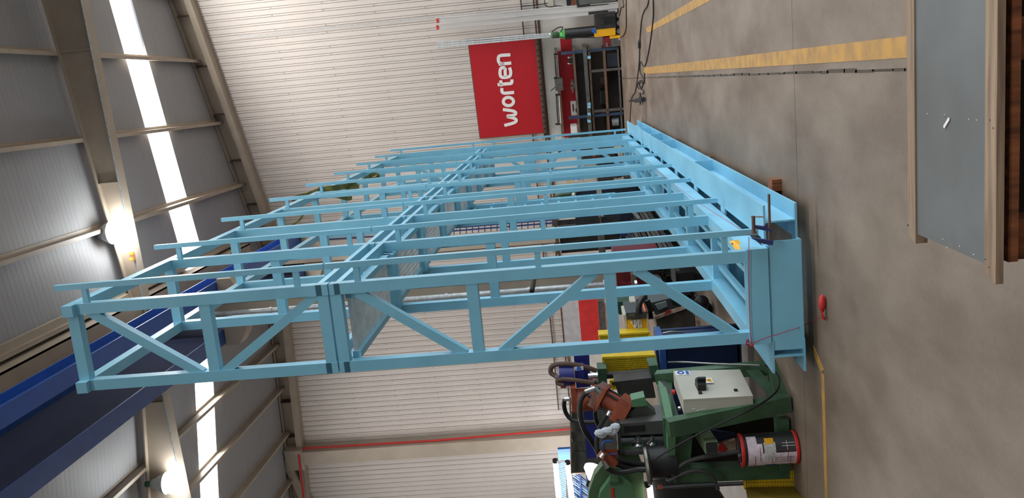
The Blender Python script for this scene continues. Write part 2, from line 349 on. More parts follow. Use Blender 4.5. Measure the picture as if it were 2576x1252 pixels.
for x in (XL, XR-T):
    for z0, z1 in ((5.27, 5.35), (3.445, 3.485), (3.312, 3.352)):
        MB().box(x-.001, x+T+.001, YF[0]-.05 if z0 > 5 else YF[0], YF[8]+T, z0, z1+.002).build('long_rail', blue, fr)
for p, q in (((228, 782), (512, 938)), ((570, 930), (800, 738)), ((900, 733), (1172, 887)), ((1262, 884), (1496, 683)), ((1600, 678), (1876, 858))):
    a, b_ = P(*p, 5.98), P(*q, 5.98); d = MB().bar(a, b_, .065, .065, V((0, 1, 0))).build('diagonal_brace', blue, fr); twin(d, (0, YF[8]-YF[0], 0))
# battens on stand-off stubs along the right face
XB = -1.135
for k in range(9):
    dy = YF[k]-YF[0]
    if k == 0:
        bu = MB().box(XB-.02, XB+.02, 5.94, 5.98, 3.415, 5.41).build('batten', blue, fr); bl = MB().box(XB-.02, XB+.02, 5.94, 5.98, .37, 3.4).build('batten', blue, fr)
        for z, pa in ((5.19, bu), (3.62, bu), (3.18, bl), (1.89, bl), (.6, bl)):
            MB().box(XR, XB-.02, 5.943, 5.977, z-.02, z+.02).build('stub', blue, pa)
    else: twin(bu, (0, dy, 0)); twin(bl, (0, dy, 0))
# base: deep long members, end blocks
for x in (XL, XR-.1): MB().box(x, x+.1, YF[0]+.1, YF[8]+.08, .32, .46).build('base_rail', bluew, fr)
MB().box(XL-.01, XR+.01, YF[0]-.01, YF[0]+.1, .315, .46).build('end_block', blue, fr)
for k in range(1, 9):
    MB().box(XL+.1, XR-.1, YF[k], YF[k]+.08, .34, .44).build('base_cross_bar', blue, fr)
for x in (-1.72, -1.5): MB().box(x-.02, x+.02, YF[0]+.1, YF[8], .35, .39).build('stringer', bluew, fr)
zinc = mat('zinc_mesh', (226, 230, 232), .4, .1, .1, 12)
# walkway: channels and open mesh at mid height
for x in (XL+T, XR-T-.05): MB().box(x, x+.05, YF[0]+T, YF[8], 3.24, 3.3).build('walkway_channel', blue, fr)
for k in range(8):
    y0, y1 = YF[k]+.1, YF[k+1]-.05
    for yy in (y1-.02, y1-.12): MB().box(XL+T, XR-T, yy, yy+.045, 3.2, 3.3).build('walkway_bearer', blue, fr)
    if k == 0:
        mb = MB(); y = y0
        while y < y1-.12: mb.box(XL+.1, XR-.1, y, y+.009, 3.27, 3.295); y += .03
        x = XL+.11
        while x < XR-.1: mb.box(x-.003, x+.003, y0, y1-.12, 3.275, 3.298); x += .045
        gr = mb.build('grating', zinc, fr, 'galvanised open mesh walkway')
    else: twin(gr, (0, YF[k]-YF[0], 0))
# access ladder on the left face
ld = MB().box(XL+.0, XL+.04, 14.28, 14.32, .9, 3.35).build('ladder_stile', blue, fr)
MB().box(XL+.0, XL+.04, 13.42, 13.46, .9, 3.35).build('ladder_stile', blue, fr)
for k in range(9):
    for ya, yb_ in ((13.92, 14.28), (13.46, 13.84)): MB().box(XL+.0, XL+.04, ya, yb_, 1.0+k*.27, 1.035+k*.27).build('ladder_rung', blue, fr)
# foundation I-beams
fb = thing('base_beam', 'heavy sky blue I-beam base under the tall frame', 'steel beam', (-1.56, 12, .08))
def ibeam(x0, x1, y0, y1, name='long_beam'):
    xm = (x0+x1)/2; return MB().box(x0, x1, y0, y1, .08, .095).box(x0, x1, y0, y1, .295, .31).box(xm-.006, xm+.006, y0, y1, .095, .295).build(name, bluew, fb)
ibeam(-1.215, -.975, 6.05, 18.95); ibeam(-2.155, -1.915, 5.937, 18.95)
for k in range(9):
    y = 5.95+1.6*k; MB().box(-1.915, -1.215, y, y+.2, .08, .095).box(-1.915, -1.215, y, y+.2, .295, .31).box(-2.03, -1.24, y+.09, y+.1, .095, .295).build('cross_beam', bluew, fb)
MB().box(-1.99, -1.21, 5.945, 5.957, .085, .305).build('end_plate', blue, fb)
for y in (14.2, 12.6, 16, 9.4): MB().box(-1.1, -.98, y, y+.012, .095, .295).build('stiffener', bluew, fb)
mb = MB()
for y in (6.9, 10, 13, 16.5): 
    for x0, sd in ((-1.24, 'right'), (-2.19, 'left')):
        one('timber_packer', MB().box(x0, x0+.24, y, y+.09, 0, .08), woodd, ('nearest', 'second nearest', 'third nearest', 'farthest')[(6.9, 10, 13, 16.5).index(y)]+' timber packer holding the '+sd+' blue I-beam off the floor', 'timber', 'timber packers')
one('timber_block', MB().box(-.99, -.9, 6.78, 6.92, 0, .075), woodd, 'small brown timber offcut beside the near end of the blue I-beam', 'timber')
# red marking string
mb = MB().tube([P(1884, 596, 5.91), P(1884, 740, 5.91), P(1889, 866, 5.91), P(1900, 860, 5.9), P(1935, 846, 5.9), P(1960, 840, 5.9), P(1975, 834, 5.9), P(2010, 824, 5.9), G(2030, 815), G(2066, 796)], .0025, 5, 1)
mb.tube([P(1884, 590, 5.9), P(1750, 505, 8.2), P(1640, 420, 12)], .002, 5, 0)
for i in range(3): mb.tube([P(1886, 862, 5.9), P(1880, 850+i*4, 5.89), P(1876, 862+i*3, 5.89), P(1888, 870, 5.89), P(1898, 873-i*3, 5.89), P(1888, 862, 5.9)], .003, 5, 2)
strg = mat('red_string', (172, 40, 56), .8)
one('marking_string', mb, strg, 'fine red string tied round the near base corner of the blue frame', 'string')
p = G(2078, 762); mb = MB().sphere(p+V((0, 0, .025)), .04, 10, (1.6, .6, .6))
for i in range(14): a = random.uniform(0, 6.28); mb.tube([p+V((-.05, 0, .02)), p+V((-.08+.03*math.cos(a), .03*math.sin(a), .03)), p+V((-.11, .02*math.cos(a), .008))], .003, 4, 1)
one('string_bundle', mb, redp, 'red bundle of string lying on the floor in front of the frame', 'string')
# G clamp at the corner
t = thing('bar_clamp', 'rusty bar clamp with dark blue jaws on the near base corner', 'clamp', P(1920, 560, 5.85))
MB().bar(P(1934, 488, 5.86), P(1937, 603, 5.86), .028, .012, V((1, 0, 0))).build('bar', brown, t)
MB().prism([P(1900, 567, 5.83), P(1925, 570, 5.83), P(1942, 578, 5.83), P(1944, 582, 5.83), P(1920, 579, 5.83), P(1900, 575, 5.83)], (0, .035, 0)).prism([P(1922, 571, 5.83), P(1927, 560, 5.83), P(1931, 573, 5.83)], (0, .03, 0)).build('sliding_jaw', cblue, t)
MB().prism([P(1891, 600, 5.83), P(1905, 600, 5.83), P(1946, 606, 5.83), P(1944, 617, 5.83), P(1920, 613, 5.83)], (0, .04, 0)).build('fixed_jaw', cblue, t)
MB().cyl(P(1895, 543, 5.84), P(1896, 587, 5.84), .012, 10).lathe(P(1895, 580, 5.84), P(1897, 588, 5.84)-P(1895, 580, 5.84), [(.013, 0), (.02, .02)], 12).build('screw', brown, t)
MB().cyl(P(1889, 545, 5.84), P(1923, 545, 5.84), .005, 8).build('tommy_bar', chrome, t)
# spirit level on the base rail
t = thing('spirit_level', 'yellow spirit level lying across the base of the blue frame', 'spirit level', P(1850, 618, 6.2))
MB().prism([P(1834, 607, 6.25), P(1846, 604, 6.25), P(1871, 631, 6.1), P(1854, 633, 6.1)], (0, .015, -.03)).build('body', yell2, t)
MB().prism([P(1840, 611, 6.22), P(1848, 612, 6.22), P(1852, 618, 6.19), P(1845, 618, 6.19)], (0, -.004, .002)).build('vial_slot', black, t)
# lifting sling over the top rail
def ribbon(mb, pts, w, Y):
    q = [V((x, y, 0)) for x, y in pts]
    for _ in range(2):
        r_ = [q[0]]
        for a, b_ in zip(q, q[1:]): r_ += [a.lerp(b_, .25), a.lerp(b_, .75)]
        q = r_+[q[-1]]
    n = len(q)
    for i in range(n-1):
        def e_(j):
            t_ = (q[min(j+1, n-1)]-q[max(j-1, 0)]).normalized(); nn = V((-t_.y, t_.x, 0)); ww = w*(1+.25*math.sin(j*.9))/2
            yy = Y+.05*math.sin(j*.5); return P(q[j].x+nn.x*ww, q[j].y+nn.y*ww, yy), P(q[j].x-nn.x*ww, q[j].y-nn.y*ww, yy)
        a, b_ = e_(i); c_, d_ = e_(i+1); mb.prism([a, b_, d_, c_], (0, .012, 0))
t = thing('lifting_sling', 'olive green webbing sling draped over the top of the blue frame', 'sling', P(830, 475, 12.6))
mb = MB(); ribbon(mb, [(735, 505), (775, 488), (830, 476), (880, 466), (900, 470), (893, 478), (870, 480)], 16, 12.6); mb.build('strap', webb, t)
mb = MB(); ribbon(mb, [(830, 468), (870, 465), (900, 462), (925, 444), (946, 436), (953, 441), (948, 446), (925, 452), (895, 466)], 8, 14.2); mb.build('strap', webb, t)
mb = MB(); ribbon(mb, [(800, 482), (850, 490), (885, 490)], 24, 13.2); mb.build('strap', webb, t)
mb = MB(); ribbon(mb, [(748, 512), (762, 520), (764, 538), (752, 556), (735, 566)], 5, 12.2); mb.build('strap', webb, t)
mb = MB(); ribbon(mb, [(710, 586), (735, 583), (760, 576)], 12, 11.4); mb.build('strap', webb, t)
# ================================================================ SIGN
t = thing('wall_sign', 'large red worten sign board with white lettering on the gable wall', 'sign', wl(-.08, 2.26, .12))
MB().wbox(-1.42, 1.25, 2.27, 4.1, .02, .12).build('board', red, t)
mb = MB(); fw = lambda s_: None
for a, b_ in (((-1.43, 2.26), (1.26, 2.26)), ((-1.43, 4.11), (1.26, 4.11)), ((-1.43, 2.26), (-1.43, 4.11)), ((1.26, 2.26), (1.26, 4.11))): mb.bar(wl(a[0], a[1], .07), wl(b_[0], b_[1], .07), .02, .1, WN)
mb.build('edge_trim', brown, t)
def C(x, y): return W(1170+x/4.473, 80+y/4.473, .12)
def stroke(mb, pts, w_=.088, closed=False, n=2):
    q = [C(*p) for p in pts]
    for _ in range(n):
        if closed: q = [z for a, b_ in zip(q, q[1:]+q[:1]) for z in (a.lerp(b_, .25), a.lerp(b_, .75))]
        else:
            r_ = [q[0]]
            for a, b_ in zip(q, q[1:]): r_ += [a.lerp(b_, .25), a.lerp(b_, .75)]
            q = r_+[q[-1]]
    N = len(q); L = []
    for j in range(N):
        a = q[(j-1) % N] if closed else q[max(j-1, 0)]; b_ = q[(j+1) % N] if closed else q[min(j+1, N-1)]
        nn = (b_-a).normalized().cross(WN)*w_/2; L.append((q[j]+nn, q[j]-nn))
    for j in range(N if closed else N-1):
        (a, b_), (c_, d_) = L[j], L[(j+1) % N]; mb.prism([a, b_, d_, c_], -WN*.012)
for name, st in (('letter_w', [[(442, 1052), (552, 1024), (582, 1000), (566, 972), (448, 948), (554, 940), (578, 912), (548, 888), (426, 873)]]),
                 ('letter_o', 'o'), ('letter_r', [[(552, 680), (462, 690), (425, 688), (412, 664), (416, 632)]]),
                 ('letter_t', [[(366, 594), (490, 582), (528, 580), (526, 535)], [(406, 614), (402, 546)]]),
                 ('letter_e', [[(454, 508), (450, 404)], [(452, 402), (402, 402), (390, 455), (402, 512), (458, 514), (510, 500), (516, 440), (498, 402)]]),
                 ('letter_n', [[(520, 350), (378, 364)], [(440, 362), (384, 352), (372, 316), (378, 270), (420, 262), (510, 258)]])):
    mb = MB()
    if st == 'o': stroke(mb, [(488+59*math.cos(a*math.pi/6), 783+48*math.sin(a*math.pi/6)) for a in range(12)], closed=True, n=1)
    else:
        for s_ in st: stroke(mb, s_)
    mb.build(name, white, t)
# cable tray under the sign
t = thing('cable_tray', 'dark brown cable tray under the red sign', 'cable tray', wl(0, 2.2, .2))
MB().wbox(-1.5, 1.35, 2.16, 2.2, 0, .25).wbox(-1.5, 1.35, 2.16, 2.27, .22, .25).build('tray', brown, t)
for k in range(18): MB().wbox(-1.45+k*.16, -1.42+k*.16, 2.2, 2.25, .18, .26).build('clip', black, t)
# ================================================================ RIGHT BACK: profiles, gas bottle, welders, rack
def leanbar(p, q, w_, d_, label, grp, m_=galv):
    t_ = thing('metal_profile', label, 'metal profile', q, grp)
    mb = MB().bar(p, q, w_, .02, WN); mb.bar(p+WT*(w_/2-.01), q+WT*(w_/2-.01), .02, d_, WN).bar(p-WT*(w_/2-.01), q-WT*(w_/2-.01), .02, d_, WN); mb.build('profile', m_, t_)
    MB().bar(p-WN*.02, p-WN*.02+(q-p)*.012, w_, .012, WN).build('end_cap', redp, t_)
leanbar(W(1098, 52, .5), W(1555, 12, .7), .16, .06, 'wide bright steel profile leaning on the white wall', 'leaning profiles', profm)
leanbar(W(1098, 69, .5), W(1553, 25, .7), .12, .05, 'narrow bright steel profile leaning beside the wide one', 'leaning profiles', profm)
for i in range(3):
    mb = MB().tube([W(1100, 107+i*6, .35), W(1392, 84+i*4, .4)], .02, 8, 0)
    one('thin_pipe', mb, galv, ('topmost', 'middle', 'lowest')[i]+' of the three thin silver pipes standing behind the gas bottle', 'pipe', 'thin silver pipes')
t = thing('gas_bottle', 'tall black gas bottle with green shoulder and valve guard', 'gas bottle', W(1560, 72, .6))
a, b_ = W(1392, 88.5, .6), W(1545, 73, .6); ax = (a-b_).normalized(); L_ = (a-b_).length
MB().lathe(b_, ax, [(.14, 0), (.14, L_*.81)], 20).build('body', tank, t)
MB().lathe(b_+ax*L_*.81, ax, [(.138, 0), (.12, .07), (.07, .12), (.05, .15)], 20).build('shoulder', grnlt, t)
MB().lathe(b_+ax*(L_*.81+.14), ax, [(.045, 0), (.085, .05), (.085, .2), (.05, .24)], 14).build('valve_guard', dgreen, t)
MB().sphere(W(1384, 86, .6), .035, 10).build('valve_cap', white, t)
MB().tube([W(1388, 80, .75), W(1405, 68, .75), W(1418, 68, .75), W(1410, 80, .75)], .014, 6).tube([W(1400, 94, .75), W(1440, 95, .75), W(1500, 94, .75)], .012, 6).build('hose', black, t)
t = thing('welding_machine', 'yellow and dark grey welding machine beneath the gas bottle', 'welding machine', W(1555, 60, .7))
MB().wb(1497, 1549, 32, 72, .25, .85).build('case', dark, t); MB().wb(1495, 1548, 71, 91, .25, .84).build('yellow_cover', yell2, t)
MB().wb(1519, 1549, 42, 60, .8, .87).build('front_panel', black, t)
for yy in (41, 60): MB().cyl(W(1512, yy, .85), W(1512, yy, .9), .04, 12).build('knob', black, t)
MB().wb(1480, 1549, 27, 34, .3, .7).build('back_board', dark, t)
mb = MB().wb(1551, 1566, 30, 88, .3, .75); mb.build('trolley_base', black, t)
for yy in (38, 58, 78): MB().cyl(W(1558, yy, .72), W(1558, yy, .8), .07, 14).build('wheel', steel, t)
MB().prism([W(1488, 80, .8), W(1500, 84, .8), W(1500, 74, .8), W(1490, 70, .8)], -WN*.05).build('blue_strap', dkb, t)
t = thing('wire_feeder', 'small grey wire feeder with brown end beside the yellow welding machine', 'wire feeder', W(1565, 105, .8))
MB().wb(1518, 1537, 93, 117, .4, .8).build('brown_case', maroon, t); MB().wb(1537, 1564, 94, 116, .4, .8).build('grey_case', steel, t)
MB().wb(1534, 1563, 90, 96, .4, .85).build('yellow_top', yell2, t)
MB().cyl(W(1556, 100, .85), W(1572, 92, .9), .03, 10).build('torch_plug', chrome, t)
for yy in (113, 118): MB().cyl(W(1527, yy-3, .8), W(1527, yy-3, .83), .022, 10).build('knob', chrome, t)
t = thing('cabinet', 'dark grey cabinet in the far top right corner', 'cabinet', W(1550, 2, .6))
MB().wb(1450, 1556, -20, 14, .1, .7).build('case', dark, t); MB().wb(1425, 1436, -20, 17, .1, .6).build('black_side', black, t); MB().wb(1437, 1448, -20, 14, .1, .65).build('timber_side', woodd, t)
MB().wb(1456, 1550, -18, 8, .7, .72).build('door', mat('door_grey', (92, 98, 92), .5), t)
one('wall_box', MB().wb(1378, 1392, -6, 16, .0, .12), cab, 'rounded cream electrical box on the wall near the leaning profiles', 'box')
mb = MB().tube([W(1310, 16, .05), W(1355, 12, .06), W(1378, 8, .1)], .012, 6).tube([W(1370, 0, .06), W(1370, 12, .08), W(1380, 19, .08), W(1400, 14, .08), W(1424, 17, .1)], .012, 6)
one('wall_cable', mb, black, 'black cable looping round the cream electrical box', 'cable')
one('red_board', MB().wb(1410, 1438, 96, 127, .0, .04), red, 'small red board on the wall above the shelving rack', 'board')
# tool rack
rackb = mat('rack_dull_blue', (44, 66, 92), .6, var=.2)
shelfw = mat('shelf_brown', (112, 84, 64), .7, var=.2, scale=9)
t = thing('tool_rack', 'long steel workshop rack with red back board against the gable wall', 'rack', W(1562, 230, .7))
steelb = mat('brownish_steel', (112, 98, 84), .5, .3, .2, 7)
MB().wb(1411, 1451, 127, 345, .02, .05).build('red_back_board', red, t)
MB().wb(1453, 1556, 130, 400, .02, .06).build('back_board', mat('rack_back', (74, 64, 58), .7), t)
MB().wb(1404, 1411, 126, 345, .1, .5).build('top_shelf', steelb, t)
MB().wb(1448, 1453, 124, 345, .1, .7).build('shelf', steelb, t)
MB().wb(1474, 1483, 122, 345, .1, .78).build('worktop', steel, t)
MB().wb(1486, 1491, 124, 345, .1, .72).build('shelf', steelb, t)
MB().wb(1523, 1529, 125, 345, .1, .72).build('shelf', shelfw, t)
MB().wb(1558, 1562, 120, 345, .1, .72).build('shelf', steel, t)
for xa, xb, y_, m_ in ((1411, 1556, 128, rackb), (1484, 1567, 176, steel), (1495, 1569, 277, steel), (1430, 1568, 291, rackb), (1430, 1560, 338, dark)):
    MB().wb(xa, xb, y_-3, y_+3, .66, .72).build('upright', m_, t)
MB().wb(1526, 1556, 134, 168, .3, .66).build('dark_drawer', mat('drawer_navy', (38, 44, 54), .5), t)
cat = [('vise', 1436, 1452, 206, 226, steel, 'grey bench vise on the rack shelf below the lamp', 'vise'), ('bench_grinder', 1427, 1446, 142, 160, dark, 'small dark grinder at the right end of the rack shelf', 'grinder'),
       ('poster', 1436, 1454, 254, 290, white, 'white picture sheet with a notched top on the red back board', 'poster'),
       ('pink_sheet', 1452, 1460, 312, 352, pink, 'pink strip of paper hanging at the left of the rack', 'paper'), ('plastic_bag', 1436, 1452, 318, 345, white, 'crumpled clear plastic bag beside the pink strip', 'bag'),
       ('steel_block', 1514, 1524, 195, 212, dark, 'dark steel part on the timber shelf of the rack', 'steel part'), ('steel_block', 1512, 1523, 228, 262, black, 'pile of black fittings on the timber shelf', 'steel part'),
       ('metal_can', 1540, 1556, 296, 316, galv, 'dented silver can on the bottom shelf of the rack', 'can'), ('grey_carton', 1516, 1524, 276, 288, steel, 'grey carton on the timber shelf behind the upright', 'carton')]
for nm, xa, xb, ya, yb_, m_, lab, ct in cat:
    q = thing(nm, lab, ct, W(xb, (ya+yb_)/2, .4)); d0, d1 = (.05, .07) if nm in ('poster', 'pink_sheet') else (.2, .5)
    if nm == 'metal_can': MB().cyl(W(xb, (ya+yb_)/2, .4), W(xa, (ya+yb_)/2+1, .4), .11, 14).build('body', m_, q); MB().lathe(W(xa, (ya+yb_)/2+1, .4), Z, [(.115, 0), (.115, .012)], 14).build('rim', chrome, q)
    elif nm == 'vise':
        MB().wb(xa+6, xb, ya+4, yb_-4, .3, .6).build('base', m_, q); MB().wb(xa, xa+7, ya, ya+8, .3, .62).build('jaw', m_, q); MB().wb(xa, xa+7, yb_-8, yb_, .3, .62).build('jaw', m_, q); MB().cyl(W(xa+5, yb_, .5), W(xa+5, yb_+6, .5), .02, 8).build('screw', chrome, q)
    elif nm == 'bench_grinder':
        MB().wb(xa+4, xb, ya+5, yb_-5, .3, .5).build('body', m_, q); [MB().cyl(W(xa+8, yy, .5), W(xa+8, yy+3, .5), .09, 12).build('wheel', steel, q) for yy in (ya, yb_-3)]
    else:
        MB().wb(xa, xb, ya, yb_, d0, d1).build('body', m_, q)
        if nm == 'poster': MB().wb(xa+4, xa+8, ya+8, yb_-10, .07, .075).build('picture', woodd, q); MB().wb(xa+12, xb-1, ya+18, yb_-8, .07, .075).build('picture', blkp, q)
        elif nm not in ('pink_sheet', 'plastic_bag'): MB().wb(xa-1.5, xa, ya+1, yb_-2, d0+.03, d1-.03).build('top', steel, q)
pads = mat('pale_blue_pad', (136, 196, 222), .6)
for i, y_ in enumerate((145, 262, 269, 287, 305)):
    one('blue_offcut', MB().wb(1478, 1486, y_-3, y_+3, .6, .8), pads, ('pale blue offcut at the right end of the rack worktop', 'pale blue offcut, right one of the touching pair on the worktop', 'pale blue offcut, left one of the touching pair on the worktop', 'pale blue offcut by the blue rack upright', 'pale blue offcut nearest the blue frame on the worktop')[i], 'offcut', 'pale blue offcuts on the rack worktop')
for i, (xa, ya, yb_) in enumerate(((1395, 136, 196), (1399, 238, 312))):
    q = thing('tube_light', ('bare twin tube light fitting above the right half of the tool rack', 'twin tube light fitting with bright trim above the left half of the tool rack')[i], 'light fitting', W(xa+6, (ya+yb_)/2, .5), 'tube lights over the rack')
    for k in range(3):
        o_ = 3.6*k; MB().tube([W(xa+o_, ya, .5), W(xa+o_+4.5*(yb_-ya)/70, yb_, .5)], .018 if k < 2 else .014, 8, 0).build('tube', (dark, steel, chrome)[k] if i == 0 else (dark, steel, white)[k], q)
    for yy in (ya, yb_): MB().bar(W(xa-2, yy, .5), W(xa+11, yy, .5), .04, .04).build('end_bracket', black, q)
one('junction_box', MB().wb(1396, 1416, 198, 228, .3, .55), steel, 'plain grey box between the two tube lights over the rack', 'box')
mb = MB().tube([W(1386, 228, .3), W(1402, 215, .4), W(1410, 130, .5), W(1420, 124, .4)], .012, 6); one('lamp_cable', mb, black, 'thin black cable by the tube lights at the top of the rack', 'cable')
# loose clutter seen through the frame
q = thing('hanging_shears', 'black shears hanging on the wall behind the far end of the frame', 'tool', W(1415, 370, .1))
MB().prism([W(1398, 372, .1), W(1404, 361, .1), W(1412, 360, .1), W(1425, 362, .1), W(1410, 366, .1)], -WN*.04).build('blade', black, q); MB().prism([W(1405, 374, .1), W(1430, 374, .1), W(1418, 380, .1), W(1404, 384, .1)], -WN*.04).build('blade', black, q)
for xa, xb, ya, yb_, m_, nm, lab, ct, o1 in ((1438, 1449, 371, 380, dkb, 'blue_box', 'deep blue box on the wall, upper of the two seen through the frame', 'box', .2), (1455, 1463, 370, 393, dkb, 'blue_bin', 'deep blue bin right below the wall box', 'bin', .4),
        (1463, 1545, 355, 400, dark, 'tool_cabinet', 'low dark tool cabinet behind the far end of the frame', 'cabinet', .6), (1468, 1500, 408, 418, cab, 'white_duct', 'pale square duct behind the frame', 'duct', .4),
        (1500, 1546, 404, 432, black, 'black_case', 'black machine case below the pale duct', 'machine', .5), (1555, 1566, 375, 392, cab, 'grey_bracket', 'grey bracket with a round hole behind the frame base', 'bracket', 1.),
        (1545, 1552, 364, 372, yell2, 'yellow_tag', 'yellow tag on the dark cabinet', 'tag', .65), (1491, 1498, 384, 395, copper, 'orange_label', 'orange and white label on the cabinet', 'label', .65)):
    q = thing(nm, lab, ct, W(xb, (ya+yb_)/2, .3)); MB().wb(xa, xb, ya, yb_, .02 if o1 < .5 else o1-.4, o1).build('case', m_, q); MB().wb(xa+1, xa+3, ya+1, yb_-1, o1, o1+.02).build('lid', steel if m_ in (dark, black) else m_, q)
q = thing('switch_panel', 'beige switch panel with warning triangle and two blue round stickers', 'electrical panel', W(1468, 455, .3))
MB().wb(1424, 1468, 438, 466, .05, .3).build('case', cab, q)
MB().wb(1437, 1463, 445, 454.5, .3, .304).build('sticker', white, q)
for x in (1442, 1455): MB().cyl(W(x, 450.5-(x-1442)*.07, .304), W(x, 450.5-(x-1442)*.07, .31), .042, 16).build('blue_symbol', dkb, q); MB().wb(x+5, x+6.8, 446.5, 453, .304, .308).build('blue_text', dkb, q)
MB().prism([W(1428, 455.5, .3), W(1436, 451.5, .3), W(1436, 459, .3)], -WN*.005).build('warning_triangle', yell2, q)
q = thing('grinding_machine', 'grey grinding machine with a round hole, seen through the frame', 'machine', W(1540, 450, .8))
MB().wb(1470, 1500, 440, 462, .2, .8).build('head', cab, q); MB().wb(1505, 1545, 438, 466, .2, .8).build('body', dark, q); MB().cyl(W(1536, 444, .8), W(1536, 444, .82), .04, 12).build('hole', black, q)
mb = MB().sphere(W(1552, 437, 1.2), .16, 12, (.8, .8, 1.3)).cyl(W(1590, 436, 1.6), W(1640, 432, 1.6), .28, 16).sphere(W(1592, 436, 1.6), .28, 14)
one('black_tarp_bundle', mb, black, 'rounded black bundle lying on the floor behind the frame base', 'bundle')
one('white_rag', MB().wb(1577, 1585, 430, 439, 1.2, 1.5), white, 'small white rag on the black bundle', 'rag')
q = thing('press_machine', 'tall navy press machine with green hose standing behind the frame', 'machine', P(1630, 505, 17))
nv = mat('press_navy', (34, 40, 58), .5, var=.25, scale=6)
MB().yb(1445, 1615, 476, 560, 17.2, 1.2).build('body', nv, q); MB().yb(1503, 1516, 474, 545, 17.15, .05).build('pale_band', cab, q)
MB().yb(1620, 1642, 470, 492, 17, .4).build('foot', dkb, q); MB().tube([P(1398, 496, 17.1), P(1410, 490, 17.1), P(1430, 488, 17.1), P(1450, 484, 17.1)], .045, 8).build('hose', dgreen, q)
MB().sphere(P(1443, 489, 17.05), .04, 8).build('pale_knob', white, q)
# dark sheet rack and steel stock
q = thing('sheet_rack', 'rack of dark steel sheets standing upright behind the blue frame', 'rack', P(1620, 590, 17))
sh = [twin_ for twin_ in ()]
for i in range(6):
    MB().yb(1402+i*2, 1560, 548+i*14, 561+i*14, 16.6+.08*i, .03).build('steel_sheet', dark, q)
MB().yb(1396, 1404, 545, 640, 16.6, .5).build('top_frame', steelb, q); MB().yb(1505, 1522, 585, 640, 16.4, .12).build('post', steel, q); MB().yb(1510, 1513, 540, 585, 16.4, .12).build('post', steelb, q)
MB().yb(1560, 1640, 585, 592, 16.4, .1).yb(1520, 1660, 612, 618, 16.3, .1).build('blue_rail', navy, q)
MB().yb(1610, 1624, 581, 602, 15.8, .1).build('drilled_bracket', cab, q); MB().bar(P(1580, 585, 16), P(1590, 603, 16), .05).build('strut', steel, q)
for i, (x, z, ww, hh) in enumerate(((-3.3, .62, .16, .14), (-3.12, .56, .1, .1), (-2.98, .48, .14, .12), (-2.8, .42, .1, .1), (-2.64, .34, .12, .1), (-2.48, .28, .1, .1), (-3.0, .3, .2, .14), (-2.75, .22, .16, .12), (-2.52, .12, .14, .12), (-3.2, .14, .2, .2))):
    y0 = 11.7+random.uniform(0, .8)
    mb = MB().box(x-ww/2, x+ww/2, y0, 18.2, z-hh/2, z-hh/2+.012).box(x-ww/2, x+ww/2, y0, 18.2, z+hh/2-.012, z+hh/2).box(x-ww/2, x-ww/2+.012, y0, 18.2, z-hh/2, z+hh/2).box(x+ww/2-.012, x+ww/2, y0, 18.2, z-hh/2, z+hh/2)
    one('steel_section', mb, bars if i % 3 else dark, ('topmost', 'second highest', 'third highest', 'fourth highest', 'fifth highest', 'nearest upper', 'wide middle', 'second wide middle', 'lowest right', 'lowest left')[i]+' long bare steel section in the pile behind the blue frame', 'steel bar', 'pile of steel sections')
mb = MB()
for y in (12.8, 15, 17.4): mb.box(-3.4, -2.4, y, y+.1, 0, .06)
one('pile_bearers', mb, woodd, 'timber bearers under the pile of steel sections', 'timber')
fpos = ('rightmost', 'second from the right', 'third from the right', 'middle', 'third from the left', 'second from the left', 'leftmost')
for i in range(7):
    a = P(1690+i*4, 660+i*4, 11.2); b_ = P(1718-i*2, 706-i*4, 11.1+.1*i); one('flat_bar', MB().bar(a, b_, .03, .07), bars, fpos[i]+' flat bar in the fan at the end of the steel pile', 'steel bar', 'fan of flat bars')
one('black_bin', MB().yb(1700, 1748, 686, 722, 11, .5).yb(1700, 1704, 684, 724, 10.98, .54).yb(1748, 1768, 688, 720, 11.02, .46), black, 'squat black bin on the floor beside the fan of flat bars', 'bin')
one('silver_duct_piece', MB().bar(P(1590, 530, 15.5), P(1607, 548, 15.5), .1, .05), galv, 'bent piece of shiny sheet metal on the steel pile', 'sheet metal')
# maroon machine
q = thing('maroon_machine', 'large maroon machine body behind the near half of the frame', 'machine', P(1720, 680, 12.6))
MB().yb(1552, 1700, 640, 775, 12.6, 1.2).build('body', maroon, q)
for xa, xb, ya, yb_ in ((1600, 1690, 680, 686), (1605, 1695, 664, 667)): MB().yb(xa, xb, ya, yb_, 12.55, .05).build('rib', black, q)
MB().cyl(P(1682, 696, 12.6), P(1682, 696, 12.5), .12, 16).build('opening', black, q)
MB().yb(1592, 1604, 690, 800, 12.3, .2).build('post', steelb, q); MB().cyl(P(1597, 715, 12.2), P(1603, 714, 12.2), .06, 12).build('chrome_fitting', chrome, q)
for a, b_ in (((1552, 680), (1570, 672)), ((1570, 672), (1578, 680)), ((1565, 708), (1580, 715)), ((1580, 715), (1592, 704))): MB().bar(P(*a, 12.5), P(*b_, 12.5), .04, .03).build('bracket', maroon, q)
MB().yb(1524, 1532, 690, 725, 12.5, .3).cyl(P(1526, 702, 12.4), P(1534, 726, 12.4), .06, 12).build('pipe_foot', galv, q)
